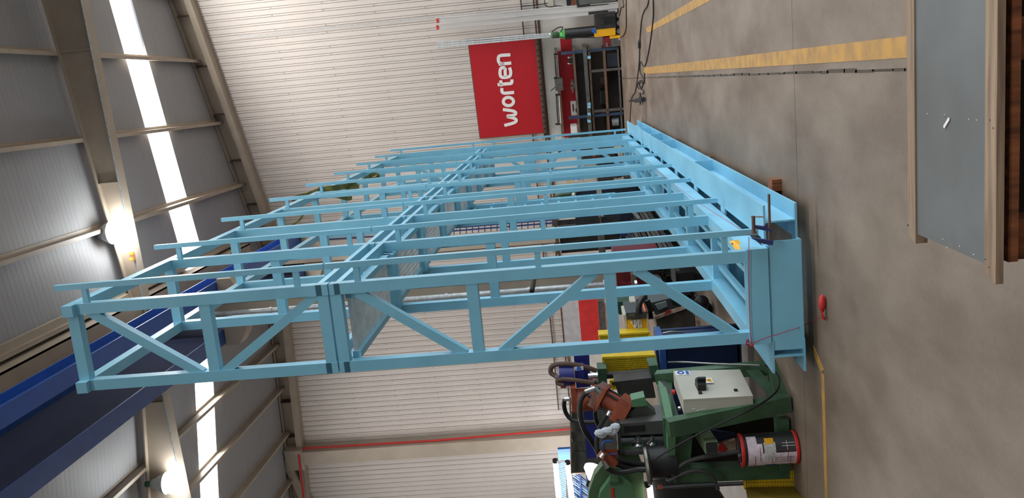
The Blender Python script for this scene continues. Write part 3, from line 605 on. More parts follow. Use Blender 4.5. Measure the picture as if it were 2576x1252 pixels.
# green/grey welder stack
q = thing('welder_cabinet', 'battered grey equipment box tilted behind the blue frame', 'equipment box', P(1760, 800, 10))
MB().poly([(1650, 803), (1735, 778), (1748, 795), (1750, 826), (1700, 833), (1656, 836)], 9.9, .5).build('case', mat('grimy_grey', (86, 80, 68), .7, rgb2=(60, 54, 46), scale=7), q)
MB().poly([(1646, 797), (1722, 769), (1728, 776), (1650, 803)], 9.85, .55).build('pale_edge', mat('pale_rusty', (196, 178, 162), .7, rgb2=(140, 96, 74), scale=14), q)
MB().poly([(1672, 788), (1680, 779), (1689, 781), (1681, 788)], 9.84, .01).build('red_badge', redp, q)
MB().poly([(1634, 762), (1694, 748), (1716, 768), (1650, 793)], 9.9, .45).build('dark_panel', mat('dark_plastic', (64, 70, 68), .5), q)
MB().poly([(1648, 766), (1676, 758), (1680, 770), (1656, 780)], 9.87, .03).build('display', mat('pale_display', (128, 142, 138), .4), q)
for i in range(5): MB().poly([(1686+i*5, 754+i*2), (1688+i*5, 754+i*2), (1698+i*5, 768+i*.5), (1695+i*5, 769+i*.5)], 9.87, .03).build('vent_slot', black, q)
MB().poly([(1746, 786), (1760, 800), (1764, 827), (1748, 827)], 9.9, .4).build('rusty_side', mat('pale_rusty', (1, 1, 1)), q)
MB().tube([P(1628, 755, 9.8), P(1634, 768, 9.8), P(1642, 782, 9.8)], .03, 8).build('handle', black, q)
q = thing('yellow_welder', 'yellow welder with black front and torn white paper reading no paga', 'welding machine', P(1630, 815, 9.4))
MB().poly([(1578, 803), (1627, 801), (1628, 835), (1580, 838)], 9.4, .5).build('case', yell2, q); MB().poly([(1574, 787), (1626, 784), (1628, 801), (1578, 804)], 9.38, .52).build('front', mat('dark_plastic', (64, 70, 68)), q)
MB().poly([(1582, 791), (1597, 790), (1598, 796), (1583, 797)], 9.36, .02).build('panel', steel, q)
MB().poly([(1586, 809), (1592, 806), (1613, 802), (1616, 835), (1605, 836), (1599, 828), (1593, 820)], 9.385, .01).build('paper', white, q)
MB().tube([P(1608, 788, 9.35), P(1606, 770, 9.35), P(1612, 755, 9.4), P(1622, 744, 9.5)], .035, 8).build('cable', black, q)
MB().poly([(1568, 793), (1575, 790), (1580, 838), (1572, 822)], 9.42, .4).build('side', cab, q)
def label_text(body, p, right, up, size, parent, m_, name='lettering'):
    c = bpy.data.curves.new('tx', 'FONT'); c.body = body; c.size = size; c.extrude = .001; c.align_x = 'LEFT'; o_ = bpy.data.objects.new('tx', c); S.collection.objects.link(o_)
    dg = bpy.context.evaluated_depsgraph_get(); me = bpy.data.meshes.new_from_object(o_.evaluated_get(dg)); bpy.data.objects.remove(o_)
    right, up = V(right).normalized(), V(up).normalized(); n_ = right.cross(up); mx4 = Matrix((right, up, n_)).transposed().to_4x4(); mx4.translation = V(p)-parent.location
    me.transform(mx4); me.materials.clear(); me.materials.append(m_); r_ = bpy.data.objects.new(name, me); S.collection.objects.link(r_); r_.parent = parent; return r_
for body, a, sz in (('NO PAGA', (1614, 833), .038), ('E ALCAL', (1605.5, 832), .038), ('ARO', (1596, 817), .034)):
    label_text(body, P(*a, 9.38), (1, 0, 0), (0, 0, 1), sz, q, blkp)
# small parts heap
for nm, xa, xb, ya, yb_, Y, m_, lab, ct in (('cream_block', 1588, 1602, 758, 786, 9.8, cab, 'cream plastic housing above the yellow welder', 'housing'), ('green_sack', 1556, 1590, 758, 790, 10.6, mat('bottle_green', (26, 66, 42), .7), 'dark green sack behind the yellow welder', 'sack'),
        ('steel_post', 1602, 1612, 752, 775, 9.7, steel, 'short steel post beside the cream housing', 'post')):
    q = thing(nm, lab, ct, P(xb, (ya+yb_)/2, Y)); MB().yb(xa, xb, ya, yb_, Y, .3).build('body', m_, q); MB().yb(xa-2, xa, ya+2, yb_-2, Y+.02, .2).build('cap', m_, q)
mb = MB().tube([P(1612, 745, 9.6), P(1620, 770, 9.5), P(1626, 786, 9.4)], .018, 8); one('copper_hose', mb, copper, 'bare copper pipe curving down beside the cream housing', 'pipe')
mb = MB().tube([P(1750, 742, 10.3), P(1762, 752, 10.2), P(1775, 760, 10.2)], .02, 6).sphere(P(1765, 760, 10.2), .09, 12); one('castor', mb, black, 'black rubber castor with a cable, on the floor beyond the grey box', 'castor'); one('castor', MB().sphere(G(1792, 776)+V((0, 0, .07)), .1, 12, (1, 1, .7)), black, 'flatter black castor nearest the grey box', 'castor')
# panels and copper on the far left wall
q = thing('display_board', 'red and light grey board standing behind the frame near the valley column', 'board', W(1520, 810, 2.5))
MB().wb(1418, 1459, 757, 870, 2.4, 2.45).build('grey_panel', mat('board_grey', (206, 204, 206), .5), q); MB().wb(1459, 1507, 754, 866, 2.4, 2.46).build('red_panel', mat('board_red', (226, 58, 56), .5), q); MB().wb(1507, 1523, 757, 850, 2.3, 2.45).build('lower_rail', steel, q)
mb = MB()
for i in range(6): mb.tube([W(1522+i*3.2, 762, .1), W(1524+i*3.2, 848, .1)], .014, 6, 0)
one('copper_rods', mb, copper, 'bundle of copper rods below the red and grey board', 'rods')
one('white_paper', MB().wb(1500, 1517, 746, 762, .0, .03), white, 'sheet of white paper pinned near the red board', 'paper'); one('blue_label', MB().wb(1507, 1521, 767, 780, .0, .03), dkb, 'small blue card under the white paper', 'card')
MB().cyl(P(1345, 690, 17), P(1338, 732, 16), .05, 14).build('pipe_stub', dark, cA, 'dark pipe stub'); MB().cyl(P(1338, 732, 15.99), P(1338, 731, 16), .035, 12).build('pipe_bore', black, cA)
# ================================================================ BLUE CONTAINER
q = thing('blue_container', 'dark blue steel container with lighter rim beside the green bender', 'container', P(1890, 880, 8))
def cb(xa, xb, y0, y1, za, zb): return MB().box(xa, xb, y0, y1, za, zb)
cx1 = P(1690, 862, 8.1).x; cx0 = cx1-1.0
cb(cx0, cx1, 8.1, 8.55, .12, .16).build('bottom', bbox, q)
for k, a in enumerate(((cx0, cx0+.01, 8.1, 8.55), (cx1-.01, cx1, 8.1, 8.55), (cx0, cx1, 8.1, 8.11), (cx0, cx1, 8.54, 8.55))): cb(*a, .14, .86).build('side', bbox, q)
for a in ((cx0-.03, cx0+.03, 8.07, 8.58), (cx1-.03, cx1+.03, 8.07, 8.58), (cx0, cx1, 8.07, 8.13), (cx0, cx1, 8.52, 8.58)): cb(*a, .84, .9).build('rim', mat('container_rim', (40, 78, 140), .4), q)
for x in (cx0, cx1-.04):
    for y in (8.08, 8.51): cb(x-.01, x+.05, y-.01, y+.05, 0, .88).build('corner_post', bbox, q)
MB().tube([P(1668, 838, 8.3), P(1690, 833, 8.3), P(1720, 836, 8.3)], .012, 6).build('wire', steel, q)
mb = MB().tube([P(1680, 911, 7.6), P(1720, 910, 7.6), P(1780, 914, 7.5), P(1860, 917, 7.3), P(1912, 919, 7.1)], .008, 5); one('loose_wire', mb, steel, 'thin pale wire stretched across the dark blue container', 'wire')
# ================================================================ GREEN BENDING MACHINE
q = thing('bending_machine', 'green hydraulic bending machine with rust-red cylinders and grey control cabinet', 'bending machine', (-3.1, 7.2, 0))
# base: near face leg A-D, far face B-C
A, B, D, Cc = P(1680, 1076, 6.5), P(1655, 958, 7.5), P(1984, 1012, 6.72), P(1958, 922, 7.22)
E, F_ = P(1680, 1200, 6.7), P(1985, 1175, 6.75)
A2, B2 = P(1700, 1052, 6.75), P(1690, 960, 7.5)
MB().bar(A, D, .13, .1, V((0, 1, 0))).build('leg', dgreen, q); MB().bar(B+V((0, .1, 0)), Cc, .1, .1, V((0, 1, 0))).build('leg', dgreen, q)
MB().bar(P(1968, 1018, 6.8), P(1945, 918, 7.25), .12, .1).build('foot_rail', dgreen, q); MB().bar(P(1695, 1190, 6.75), P(1980, 1178, 6.8), .12, .12, V((0, 1, 0))).build('leg', dgreen, q)
MB().bar(P(1965, 1050, 6.8), P(1972, 1180, 6.75), .1, .1).build('foot_rail', dgreen, q)
MB().prism([A, B, B+V((-.9, .2, 0)), E+V((-.2, .3, 0)), E], (0, 0, -.06)).build('table_top', mat('table_green', (84, 130, 94), .45, var=.12), q)
MB().prism([P(1668, 1052, 6.74), P(1668, 1052, 6.74)+V((0, 0, -.25)), P(1735, 1185, 6.72), P(1680, 1200, 6.7)], (0, .05, 0)).build('front_plate', dgreen, q)
MB().prism([A+Z*-.02, B+Z*-.02, B2, A2], (-.04, 0, 0)).build('side_plate', dgreen, q)
MB().prism([P(1655, 962, 7.5), P(1672, 1000, 7.2), P(1690, 1052, 6.8), P(1700, 1050, 6.78), P(1680, 985, 7.25), P(1664, 955, 7.5)], (0, 0, -.03)).build('rubber_edge', black, q)
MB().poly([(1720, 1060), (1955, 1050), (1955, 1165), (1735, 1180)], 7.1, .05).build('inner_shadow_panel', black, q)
MB().bar(P(1760, 1078, 7.1), P(1790, 1125, 6.5), .1, .1).build('square_tube', mat('tube_green', (110, 132, 96), .5), q); MB().bar(P(1789.5, 1124.5, 6.52), P(1790.5, 1126, 6.495), .088, .088).build('tube_bore', black, q)
MB().poly([(1770, 1080), (1850, 1090), (1855, 1130), (1780, 1128)], 7.0, .04).build('blue_panel', bbox, q)
MB().poly([(1790, 1120), (1850, 1105), (1862, 1135), (1795, 1140)], 6.95, .04).build('pale_sign', mat('pale_rusty', (1, 1, 1)), q); MB().poly([(1800, 1134), (1815, 1113), (1830, 1130), (1822, 1137)], 6.94, .02).build('red_diamond', redp, q)
# control cabinet, square to its own front
fa, fb_, fc_, fd_ = P(1694, 938, 7.15), P(1861, 934, 7.2), P(1894, 1001, 6.62), P(1719, 1010, 6.6)
cabo = MB().prism([fa, fb_, fc_, fd_], V((-.11, 0, 0))).build('control_cabinet', cab, q, 'grey-beige control cabinet')
nrm = (fb_-fa).cross(fd_-fa).normalized()
if nrm.dot(O-fa) < 0: nrm = -nrm
def F(u_, v_, off=0): return fa.lerp(fb_, u_).lerp(fd_.lerp(fc_, u_), v_)+nrm*off
def patch(name, pts, o0, o1, m_, lab=None): return MB().prism([F(a, b__, o0) for a, b__ in pts], nrm*(o1-o0)).build(name, m_, cabo, lab)
R4 = lambda a, b__, c_, d__: [(a, b__), (c_, b__), (c_, d__), (a, d__)]
patch('door', R4(0, 0, 1, 1), .001, .02, cab)
patch('safety_sticker', R4(.02, .02, .23, .17), .021, .024, white); patch('blue_symbol', [(.095+.055*math.cos(i*math.pi/8), .09+.062*math.sin(i*math.pi/8)) for i in range(16)], .024, .026, dkb)
patch('glove_mark', [(.07, .09), (.1, .075), (.12, .09), (.11, .12), (.08, .12)], .026, .027, white); patch('blue_text', R4(.17, .035, .215, .155), .024, .026, dkb)
patch('warning_sticker', R4(.37, .31, .52, .5), .021, .024, white); patch('warning_triangle', [(.4, .405), (.495, .34), (.505, .48)], .024, .026, yell2); patch('flash_mark', [(.43, .405), (.48, .385), (.465, .41), (.485, .42)], .026, .027, blkp)
patch('rotary_switch', [(.24, .52), (.27, .47), (.37, .47), (.385, .6), (.37, .73), (.25, .73)], .02, .07, black); patch('switch_grip', R4(.26, .57, .38, .63), .07, .1, black)
patch('lock', R4(.245, .79, .295, .85), .02, .03, black); patch('lock', R4(.765, .76, .815, .82), .02, .03, black)
MB().cyl(P(1698, 985, 6.85), P(1690, 986, 6.85), .02, 12).build('stop_button', redp, cabo); MB().cyl(P(1712, 1026, 6.6), P(1706, 1027, 6.6), .015, 10).build('push_button', chrome, cabo)
MB().tube([P(1740, 1028, 6.5), P(1756, 1030, 6.49), P(1758, 1036, 6.49), P(1752, 1032, 6.49), P(1775, 1026, 6.48)], .004, 5).build('keys', chrome, cabo)
# green mounting wing behind the cabinet
MB().prism([P(1870, 925, 7.3), P(1900, 915, 7.3), P(1968, 1000, 6.85), P(1945, 1008, 6.85)], (0, .03, 0)).build('gusset', dgreen, q)
# heads and cylinders on top
MB().poly([(1503, 928), (1526, 927), (1528, 972), (1505, 975)], 8.2, .2).build('bearing_block', dgreen, q); MB().poly([(1632, 920), (1655, 918), (1657, 962), (1640, 960)], 8.1, .25).build('bearing_block', dgreen, q)
MB().cyl(P(1525, 944, 8.3), P(1640, 934, 8.3), .035, 14).build('spindle', dark, q)
MB().poly([(1545, 960), (1640, 950), (1650, 1000), (1560, 1005)], 8.0, .25).build('slide', dark, q)
for x in (1578, 1593): MB().cyl(P(x, 965, 8.0), P(x, 965, 7.98), .012, 10).build('bolt_hole', black, q)
# tilted cylinder
c0, c1_ = P(1497, 988, 7.2), P(1578, 1035, 7.1); ax = (c1_-c0).normalized()
def blk(t0, t1, hw, m_, nm): MB().bar(c0+ax*t0, c0+ax*t1, hw, hw, V((0, 1, 0))).build(nm, m_, q)
L_ = (c1_-c0).length
blk(0, .07, .2, mat('head_brown', (128, 92, 78), .5), 'cylinder_head'); blk(.06, .09, .21, rust, 'head_flange'); MB().cyl(c0+ax*.09, c0+ax*(L_-.09), .078, 20).build('cylinder_barrel', rust, q); blk(L_-.1, L_+.02, .21, rust, 'cylinder_base')
for sx in (-1, 1):
    for sz in (-1, 1):
        pn = ax.cross(V((0, 1, 0))).normalized(); pp = c0+pn*.07*sx+V((0, 1, 0))*.07*sz; MB().cyl(pp-ax*.035, pp+ax*.0, .017, 6).build('hex_bolt', black, q)
        MB().cyl(pp+ax*.08, pp+ax*(L_-.08), .01, 8).build('tie_rod', dark, q)
MB().poly([(1588, 1006), (1622, 998), (1628, 1020), (1590, 1024)], 7.0, .15).build('green_cap', mat('table_green', (1, 1, 1)), q)
MB().poly([(1556, 1066), (1600, 1022), (1628, 1020), (1660, 1050), (1662, 1062), (1625, 1062), (1612, 1046), (1600, 1048), (1590, 1066)], 7.05, .14).build('steel_bracket', mat('bracket_grey', (88, 90, 86), .45, .4), q)
# rear cylinder
MB().poly([(1436, 978), (1448, 975), (1452, 1036), (1440, 1038)], 7.7, .25).build('rear_cylinder_head', rust, q); MB().cyl(P(1450, 1006, 7.8), P(1497, 1003, 7.8), .11, 20).build('rear_cylinder_barrel', rust, q); MB().poly([(1492, 972), (1502, 971), (1504, 1034), (1494, 1036)], 7.7, .22).build('rear_cylinder_base', rust, q)
# roller head
MB().poly([(1560, 1066), (1678, 1056), (1680, 1090), (1562, 1096)], 6.9, .35).build('head_top_plate', mat('bracket_grey', (1, 1, 1)), q)
MB().poly([(1570, 1073), (1622, 1069), (1623, 1084), (1571, 1088)], 6.89, .02).build('slot', black, q)
MB().poly([(1564, 1136), (1676, 1131), (1678, 1140), (1565, 1145)], 6.85, .35).build('head_bottom_plate', mat('bracket_grey', (1, 1, 1)), q)
MB().poly([(1562, 1096), (1680, 1090), (1678, 1132), (1565, 1137)], 7.15, .05).build('head_back', black, q)
MB().poly([(1553, 1076), (1560, 1075), (1566, 1145), (1558, 1147)], 6.82, .35).build('head_end_plate', dark, q)
for x, y_, r_ in ((1605, 1112, .05), (1640, 1110, .038)): MB().lathe(P(x, y_-13, 6.98), P(x, y_+10, 6.98)-P(x, y_-13, 6.98), [(r_*.5, 0), (r_*.55, .02), (r_*.4, .035), (r_, .055), (r_*1.1, .065), (r_*.6, .07)], 18).build('roller', chrome, q)
MB().poly([(1512, 1100), (1550, 1098), (1553, 1128), (1514, 1130)], 6.8, .12).build('valve_block', steel, q); MB().poly([(1515, 1130), (1552, 1128), (1556, 1148), (1525, 1152)], 6.8, .12).build('valve_body', rust, q)
for k in range(3): MB().tube([P(1514, 1125, 6.78), P(1518, 1112-k*3, 6.77), P(1530, 1106+k*3, 6.77), P(1540, 1108, 6.77)], .006, 6).build('blue_wire', dkb, q)
MB().tube([P(1516, 1128, 6.78), P(1522, 1145, 6.77), P(1552, 1140, 6.77)], .006, 6).build('blue_wire', dkb, q)
MB().bar(P(1508, 1140, 6.75), P(1550, 1166, 6.75), .06, .06).build('solenoid', rust, q)
# rag
mb = MB()
for i in range(10): mb.sphere(P(1508+i*4.4+random.uniform(-2, 2), 1092-i*1.6+random.uniform(-5, 5), 6.8+random.uniform(-.03, .03)), .035, 8, (1, 1, 1.3))
mb.build('rag', mat('pale_rag', (196, 204, 212), .9), q, 'pale blue-grey rag')
# hoses
for nm, pts, r_, Y, m_ in (('hydraulic_hose', [(1506, 980), (1490, 976), (1470, 990), (1458, 1010), (1458, 1045), (1468, 1080), (1485, 1105), (1502, 1130), (1508, 1150)], .022, 6.95, black),
        ('hydraulic_hose', [(1530, 1040), (1516, 1060), (1505, 1080), (1500, 1110), (1502, 1135), (1515, 1155)], .02, 6.85, black), ('hydraulic_hose', [(1420, 1006), (1418, 1020), (1424, 1042), (1440, 1058), (1470, 1062), (1500, 1062)], .02, 7.4, black),
        ('hydraulic_hose', [(1497, 1034), (1498, 1055), (1505, 1070), (1520, 1085)], .018, 7.2, black), ('hydraulic_hose', [(1398, 945), (1384, 938), (1386, 922), (1400, 915), (1430, 914), (1470, 921), (1500, 932)], .024, 7.9, brown),
        ('hydraulic_hose', [(1420, 968), (1402, 964), (1402, 955), (1415, 952), (1450, 956), (1500, 964)], .022, 7.8, brown), ('hydraulic_hose', [(1545, 1162), (1570, 1172), (1600, 1178), (1640, 1180)], .03, 6.75, black),
        ('hydraulic_hose', [(1525, 1175), (1545, 1188), (1580, 1186), (1610, 1178), (1640, 1182)], .022, 6.7, black), ('hydraulic_hose', [(1555, 1155), (1600, 1165), (1640, 1172)], .022, 6.75, black)):
    MB().tube([P(x, y, Y+.03*math.sin(i)) for i, (x, y) in enumerate(pts)], r_, 8).build(nm, m_, q)
for (x, y), (x2, y2), Y in (((1497, 976), (1472, 985), 6.93), ((1508, 988), (1497, 976), 6.93), ((1530, 1044), (1536, 1034), 6.83), ((1420, 1004), (1432, 1003), 7.4), ((1512, 1150), (1520, 1140), 6.7), ((1518, 1160), (1528, 1176), 6.68), ((1396, 946), (1408, 950), 7.85)):
    MB().cyl(P(x, y, Y), P(x2, y2, Y), .02, 10).build('hose_fitting', chrome, q)
# blue motor group
mtb = mat('motor_blue', (38, 44, 124), .45, var=.1)
MB().cyl(P(1408, 946, 7.9), P(1445, 943, 7.9), .1, 20).build('motor_body', mtb, q); MB().poly([(1445, 930), (1468, 928), (1470, 955), (1447, 958)], 7.85, .2).build('motor_box', mtb, q); MB().poly([(1446, 924), (1467, 922), (1468, 930), (1447, 932)], 7.84, .02).build('safety_sticker', white, q)
MB().cyl(P(1456, 927, 7.84), P(1456, 927, 7.83), .022, 12).build('blue_symbol', dkb, q)
MB().poly([(1443, 890), (1482, 886), (1486, 972), (1450, 976)], 8.1, .08).build('motor_plate', mtb, q)
MB().poly([(1468, 1034), (1500, 1030), (1510, 1150), (1476, 1152)], 7.9, .05).build('blue_guard', mtb, q)
MB().cyl(P(1480, 948, 8.0), P(1504, 946, 8.0), .04, 12).build('coupling', chrome, q)
MB().yb(1410, 1425, 966, 976, 7.95, .05).build('lamp_tag', rust, q)
# belt housing and drive motor at left
MB().poly([(1478, 1290), (1482, 1235), (1496, 1195), (1520, 1165), (1548, 1140), (1560, 1128), (1600, 1126), (1618, 1180), (1624, 1300)], 6.9, .12).build('belt_housing', mat('housing_green', (76, 104, 72), .5, var=.1), q)
MB().poly([(1496, 1300), (1510, 1240), (1535, 1205), (1560, 1195), (1590, 1215), (1600, 1300)], 6.8, .08).build('housing_cover', mat('table_green', (1, 1, 1)), q); MB().bar(P(1545, 1196, 6.82), P(1546, 1216, 6.75), .05, .07).build('lug', dgreen, q)
MB().poly([(1538, 1228), (1544, 1228), (1545, 1252), (1538, 1250)], 6.79, .01).build('red_label', redp, q)
MB().cyl(P(1632, 1165, 6.7), P(1700, 1160, 6.7), .13, 20).build('drive_motor', black, q); MB().lathe(P(1624, 1172, 6.6), P(1660, 1168, 6.6)-P(1624, 1172, 6.6), [(.15, 0), (.155, .02), (.12, .04)], 24).build('motor_ring', steel, q)
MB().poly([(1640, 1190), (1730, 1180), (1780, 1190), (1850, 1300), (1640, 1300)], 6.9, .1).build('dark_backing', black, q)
for pts in ([(1690, 1195), (1715, 1165), (1760, 1150), (1860, 1135)], [(1680, 1210), (1740, 1180), (1790, 1190), (1806, 1230)], [(1650, 1228), (1720, 1222), (1800, 1218), (1870, 1215)], [(1700, 1200), (1720, 1190), (1745, 1185)]): MB().tube([P(x, y, 6.6) for x, y in pts], .018, 6).build('cable', mat('cable_grey', (58, 60, 60), .5), q)
MB().poly([(1655, 1222), (1666, 1221), (1667, 1230), (1656, 1231)], 6.5, .02).build('orange_tag', copper, q)
# yellow guards
def guard(name, pts4, Y, d, lab):
    t_ = thing(name, lab, 'guard', P(pts4[2][0], pts4[2][1], Y), 'yellow mesh guards'); a, b__, c_, e_ = [P(x, y, Y) for x, y in pts4]; mb_ = MB(); n_ = 34
    for i in range(n_+1): mb_.bar(a.lerp(b__, i/n_), e_.lerp(c_, i/n_), .006, .006)
    for i in range(9): mb_.bar(a.lerp(e_, i/8), b__.lerp(c_, i/8), .005, .005)
    g_ = mb_.build('mesh', yell, t_); g_['kind'] = 'stuff'; fr_ = MB()
    for u_, v_ in ((a, b__), (b__, c_), (c_, e_), (e_, a)): fr_.bar(u_, v_, .02, .02)
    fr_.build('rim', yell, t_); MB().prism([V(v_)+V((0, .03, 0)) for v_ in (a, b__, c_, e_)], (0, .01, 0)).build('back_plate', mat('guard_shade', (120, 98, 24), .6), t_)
    MB().prism([a, b__, b__+V((0, d, 0)), a+V((0, d, 0))], (0, 0, .006)).build('top_plate', yell, t_)
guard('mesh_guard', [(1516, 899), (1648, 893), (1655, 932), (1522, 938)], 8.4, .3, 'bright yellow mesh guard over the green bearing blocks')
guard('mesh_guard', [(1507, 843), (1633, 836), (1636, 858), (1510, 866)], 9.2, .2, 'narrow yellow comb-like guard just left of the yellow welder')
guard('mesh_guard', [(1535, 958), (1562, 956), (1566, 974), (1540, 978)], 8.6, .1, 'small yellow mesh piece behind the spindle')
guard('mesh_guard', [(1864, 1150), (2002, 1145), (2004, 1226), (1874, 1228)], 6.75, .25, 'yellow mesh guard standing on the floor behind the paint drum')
mb = MB().prism([P(1876, 1228, 6.7), P(2004, 1226, 6.7), G(2066, 1300), P(1890, 1320, 6.1)], (0, .02, -.01)); one('yellow_ramp', mb, mat('guard_shade', (1, 1, 1)), 'yellow checker plate sloping to the floor at the lower left corner', 'plate')
# dark tarpaulin screen, far rack with tube lights
q = thing('slatted_screen', 'dark green slatted screen hanging behind the bending machine', 'screen', W(1500, 1100, 3))
for i in range(7): MB().wb(1438, 1600, 1003+i*26, 1028+i*26, 3+.03*(i % 2), 3.03+.03*(i % 2)).build('slat', pvc, q)
MB().tube([W(1434, 1000, 3.1), W(1438, 1190, 3.1)], .03, 6, 0).build('top_rail', steelb, q)
q = thing('blue_roller_rack', 'bright blue ribbed rack glimpsed at the left edge behind the tube lamps', 'rack', W(1450, 1220, 2))
MB().wb(1404, 1436, 1129, 1156, 1.9, 2).build('blue_sheet', dkb, q)
lb = mat('lit_blue_sheet', (110, 160, 226), .35, var=.1)
for i in range(22): MB().bar(W(1404, 1168+i*5, 1.9), W(1424, 1160+i*5, 1.95), .03, .02).build('rib', lb, q)
for i in range(16): MB().bar(W(1442, 1184+i*6, 1.9), W(1480, 1212+i*6, 1.9), .04, .02).build('rib', lb if i % 3 else navy, q)
MB().bar(W(1458, 1182, 1.95), W(1462, 1270, 1.95), .07, .05).build('post', navy, q); MB().bar(W(1476, 1196, 1.95), W(1484, 1270, 1.95), .07, .05).build('post', navy, q)
MB().bar(W(1438, 1190, 2), W(1475, 1188, 2), .06, .05).build('crossbar', steelb, q)
for i, (p, r_) in enumerate((((1397, 1162), (1409, 1285)), ((1428, 1166), (1442, 1285)))):
    t_ = thing('fluorescent_lamp', ('right-hand glaring tube lamp at the left edge', 'left-hand glaring tube lamp at the left edge, nearer the floor')[1-i] if False else ('upper glaring tube lamp at the left edge of the hall', 'lower glaring tube lamp at the left edge of the hall')[i], 'lamp', W(*p, 2.5), 'tube lamps at the left edge')
    a, b__ = W(p[0], p[1], 2.5), W(r_[0], r_[1], 2.5); MB().cyl(a, a.lerp(b__, .34), .075, 12).build('tube', glow, t_); MB().cyl(a.lerp(b__, .38), b__, .085, 12).build('tube', glow, t_); MB().cyl(a.lerp(b__, -.05), a, .085, 12).build('end_cap', black, t_); MB().cyl(a.lerp(b__, .34), a.lerp(b__, .38), .05, 10).build('joint', galv, t_)
t_ = thing('work_lamp', 'glaring cone-shaped work lamp beside the green belt housing', 'lamp', P(1485, 1190, 9)); MB().lathe(P(1490, 1172, 9), P(1484, 1206, 9)-P(1490, 1172, 9), [(.085, 0), (.09, .03), (.03, .14), (.01, .17)], 16).build('bulb', glow2, t_); MB().cyl(P(1484, 1206, 9), P(1480, 1222, 9), .03, 10).build('socket', black, t_); g_ = P(1480, 1222, 9); MB().cyl(g_, V((g_.x, g_.y, 0)), .015, 8).build('stand', black, t_)
t_ = thing('work_lamp', 'small glaring lamp low beside the black drive motor', 'lamp', P(1640, 1232, 7.5)); MB().cyl(P(1634, 1222, 6.85), P(1642, 1290, 6.85), .025, 10).build('bulb', glow2, t_); MB().cyl(P(1628, 1216, 6.85), P(1632, 1222, 6.85), .03, 10).build('socket', black, t_)
mb = MB().tube([P(1645, 1155, 6.4), P(1720, 1110, 6.4), P(1800, 1070, 6.45), P(1880, 1035, 6.5), P(1940, 1000, 6.6), P(1964, 970, 6.8), P(1955, 935, 7.0), P(1925, 918, 7.1)], .008, 6); one('sagging_cable', mb, black, 'thin black cable sagging across the front of the green machine', 'cable')
# ================================================================ PAINT DRUM
pc = G(2013, 1128); pc.y = 6.6; pc.x = P(1940, 1127, 6.6).x; pc.z = 0
t = thing('paint_drum', 'black paint drum with red rims plastered in scribbled white paper', 'drum', pc)
MB().lathe(pc+Z*.004, Z, [(.125, 0), (.13, .012), (.125, .02), (.125, .43)], 32).build('body', tank, t)
for z in (.005, .425): MB().lathe(pc+Z*z, Z, [(.126, 0), (.133, .008), (.133, .024), (.126, .03)], 32, False).build('rim', redp, t)
MB().lathe(pc+Z*.43, Z, [(.12, .02), (.12, .0), (.0, .0)], 32, False).build('lid', chrome, t)
def wrap(name, a0, a1, z0, z1, m_, rr=.1265):
    n_ = max(2, int(abs(a1-a0)/8)); mb_ = MB()
    for i in range(n_):
        A0, A1 = (math.radians(a0+(a1-a0)*j/n_) for j in (i, i+1)); q_ = lambda A_, z, r_: pc+V((math.cos(A_)*r_, math.sin(A_)*r_, z))
        mb_.add([q_(A0, z0, rr), q_(A1, z0, rr), q_(A1, z1, rr), q_(A0, z1, rr), q_(A0, z0, rr+.001), q_(A1, z0, rr+.001), q_(A1, z1, rr+.001), q_(A0, z1, rr+.001)], [(0, 1, 2, 3), (4, 5, 6, 7), (0, 1, 5, 4), (2, 3, 7, 6)])
    return mb_.build(name, m_, t)
papr = mat('drum_paper', (226, 214, 222), .8, rgb2=(204, 188, 200), scale=30)
wrap('paper_band', -170, -15, .33, .405, papr); wrap('paper_sheet', -175, -48, .29, .36, papr); wrap('paper_sheet', -175, -82, .02, .3, papr, .1268); wrap('paper_sheet', -110, -45, .19, .28, mat('drum_paper2', (206, 208, 206), .8, rgb2=(170, 172, 172), scale=60), .1285)
wrap('yellow_label', -50, -28, .2, .27, yell2, .1295); wrap('blue_label', -160, -135, .19, .27, dkb, .1295)
mk = mat('marker_ink', (120, 60, 80), .7)
for a0, a1, z in ((-150, -90, .35), (-120, -80, .1), (-150, -95, .08), (-110, -60, .31), (-125, -100, .22)): wrap('scribble', a0, a1, z, z+.003, mk, .1302)
for a0 in (-140, -118, -108, -75, -100): wrap('scribble', a0, a0+1.6, .05, .2, mk, .1302)
for a0 in (-60, -50): wrap('white_scribble', a0, a0+1.5, .04, .14, white, .1275)
wrap('white_scribble', -75, -40, .1, .103, white, .1275)
# ================================================================ FLOOR ITEMS, far right
mb = MB()
for pts in ([(1632, 0), (1628, 18), (1621, 24), (1614, 45), (1611, 80), (1609, 105), (1609, 150), (1603, 200), (1598, 235), (1588, 242), (1585, 300), (1583, 345)],
            [(1643, 0), (1644, 40), (1638, 90), (1632, 130), (1621, 175), (1610, 147), (1609, 185), (1616, 190), (1622, 210)],
            [(1621, 183), (1622, 208), (1612, 200), (1602, 212), (1604, 222), (1614, 222), (1620, 206), (1606, 208), (1612, 224), (1622, 230), (1616, 236)], [(1575, 0), (1576, 60), (1574, 80), (1566, 92), (1560, 95)], [(1567, 0), (1570, 20), (1563, 16), (1558, 40)]):
    mb.tube([G(x, y, .012) for x, y in pts], .012, 6, 2)
for y_ in (110,): mb.lathe(G(1609, y_-7, .02), G(1609, y_+7, .02)-G(1609, y_-7, .02), [(.035, 0), (.035, .16)], 8)
one('extension_cable', mb, black, 'long black extension cable snaking over the floor beside the rack', 'cable')
p = G(1612, 252); t = thing('angle_grinder', 'black angle grinder lying on the floor at the end of the cable', 'angle grinder', p)
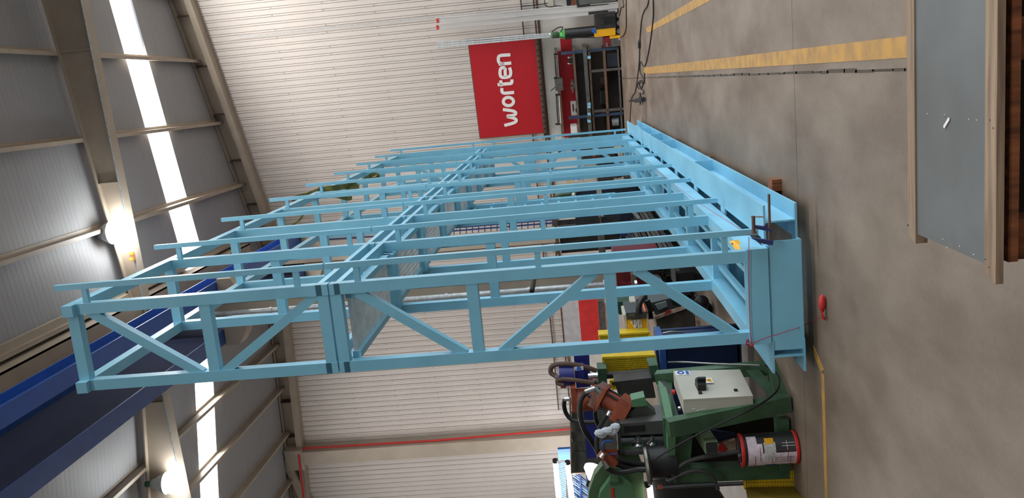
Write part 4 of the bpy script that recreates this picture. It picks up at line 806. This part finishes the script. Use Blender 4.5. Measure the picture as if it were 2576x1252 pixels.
MB().cyl(G(1600, 253, .06), G(1618, 250, .06), .045, 12).build('body', black, t); MB().cyl(G(1584, 253.5, .07), G(1602, 253, .06), .022, 10).build('handle', black, t); MB().cyl(G(1609, 235, .06), G(1611, 247, .06), .03, 10).build('side_handle', black, t)
MB().lathe(G(1614, 255, .02), V((.3, .2, 1)), [(.02, 0), (.09, .01), (.09, .02), (.03, .05)], 18).build('disc_guard', dgreen, t)
# ================================================================ FOREGROUND TABLE
t = thing('timber_table', 'low timber-framed table with grey board top in the right foreground', 'table', (.4, 2.05, 0)); hz = .75
def tp(x, y, z=hz): g = G(x, y, z); return g
X0 = -.49; X1 = 1.6; Yn, Yb = 1.84, 2.305
MB().box(X0+.02, X1, Yn+.03, Yb-.045, hz-.03, hz-.004).build('board_top', greyboard, t, 'grey board top')
mb = MB().prism([(X0-.005, Yb-.052, hz-.03), (X1, Yb-.052, hz-.03), (X1, Yb-.004, hz-.03), (X0+.01, Yb-.004, hz-.03)], (0, 0, .03)); mb.build('back_rail', wood, t)
MB().prism([(X0-.012, Yn-.012, hz-.014), (X1, Yn-.004, hz-.014), (X1, Yn+.05, hz-.014), (X0+.005, Yn+.038, hz-.014)], (0, 0, .016)).build('front_rail', wood, t)
MB().box(X0+.03, X1, Yn+.002, Yn+.022, hz-.05, hz-.03).build('apron', woodd, t)
for x in (X0+.03, -.045, .55, 1.2): MB().box(x, x+.085, Yn+.02, Yn+.1, 0, hz-.03).build('leg', woodd, t)
for x in (X0+.03, .55, 1.2): MB().box(x, x+.08, Yb-.12, Yb-.04, 0, hz-.03).build('leg', woodd, t)
MB().box(X0+.05, X1, Yn+.08, Yb-.1, .3, .33).build('lower_shelf', mat('dark_shelf', (40, 30, 24), .8), t)
MB().box(X0+.05, X1, Yb-.13, Yb-.1, .05, hz-.05).build('back_board', mat('dark_shelf', (1, 1, 1)), t)
mb = MB()
for i in range(5): a = tp(2376+i*2.6, 318-i*4.4, hz-.002); mb.sphere(a, .0055, 6, (1, 1, .3))
mb.build('paint_blob', white, t)
for x, y in ((2333, 286), (2376, 288), (2437, 300), (2457, 302), (2372, 601), (2382, 622), (2414, 619), (2449, 640)): MB().sphere(tp(x, y, hz-.003), .0016, 6).build('paint_speck', white, t)
for x, y in ((2492, 302), (2500, 322), (2480, 652), (2489, 672), (2284, 566)): MB().lathe(tp(x, y, hz+.001), Z, [(.002, 0), (.002, .0015)], 8).build('nail_hole', blkp, t)
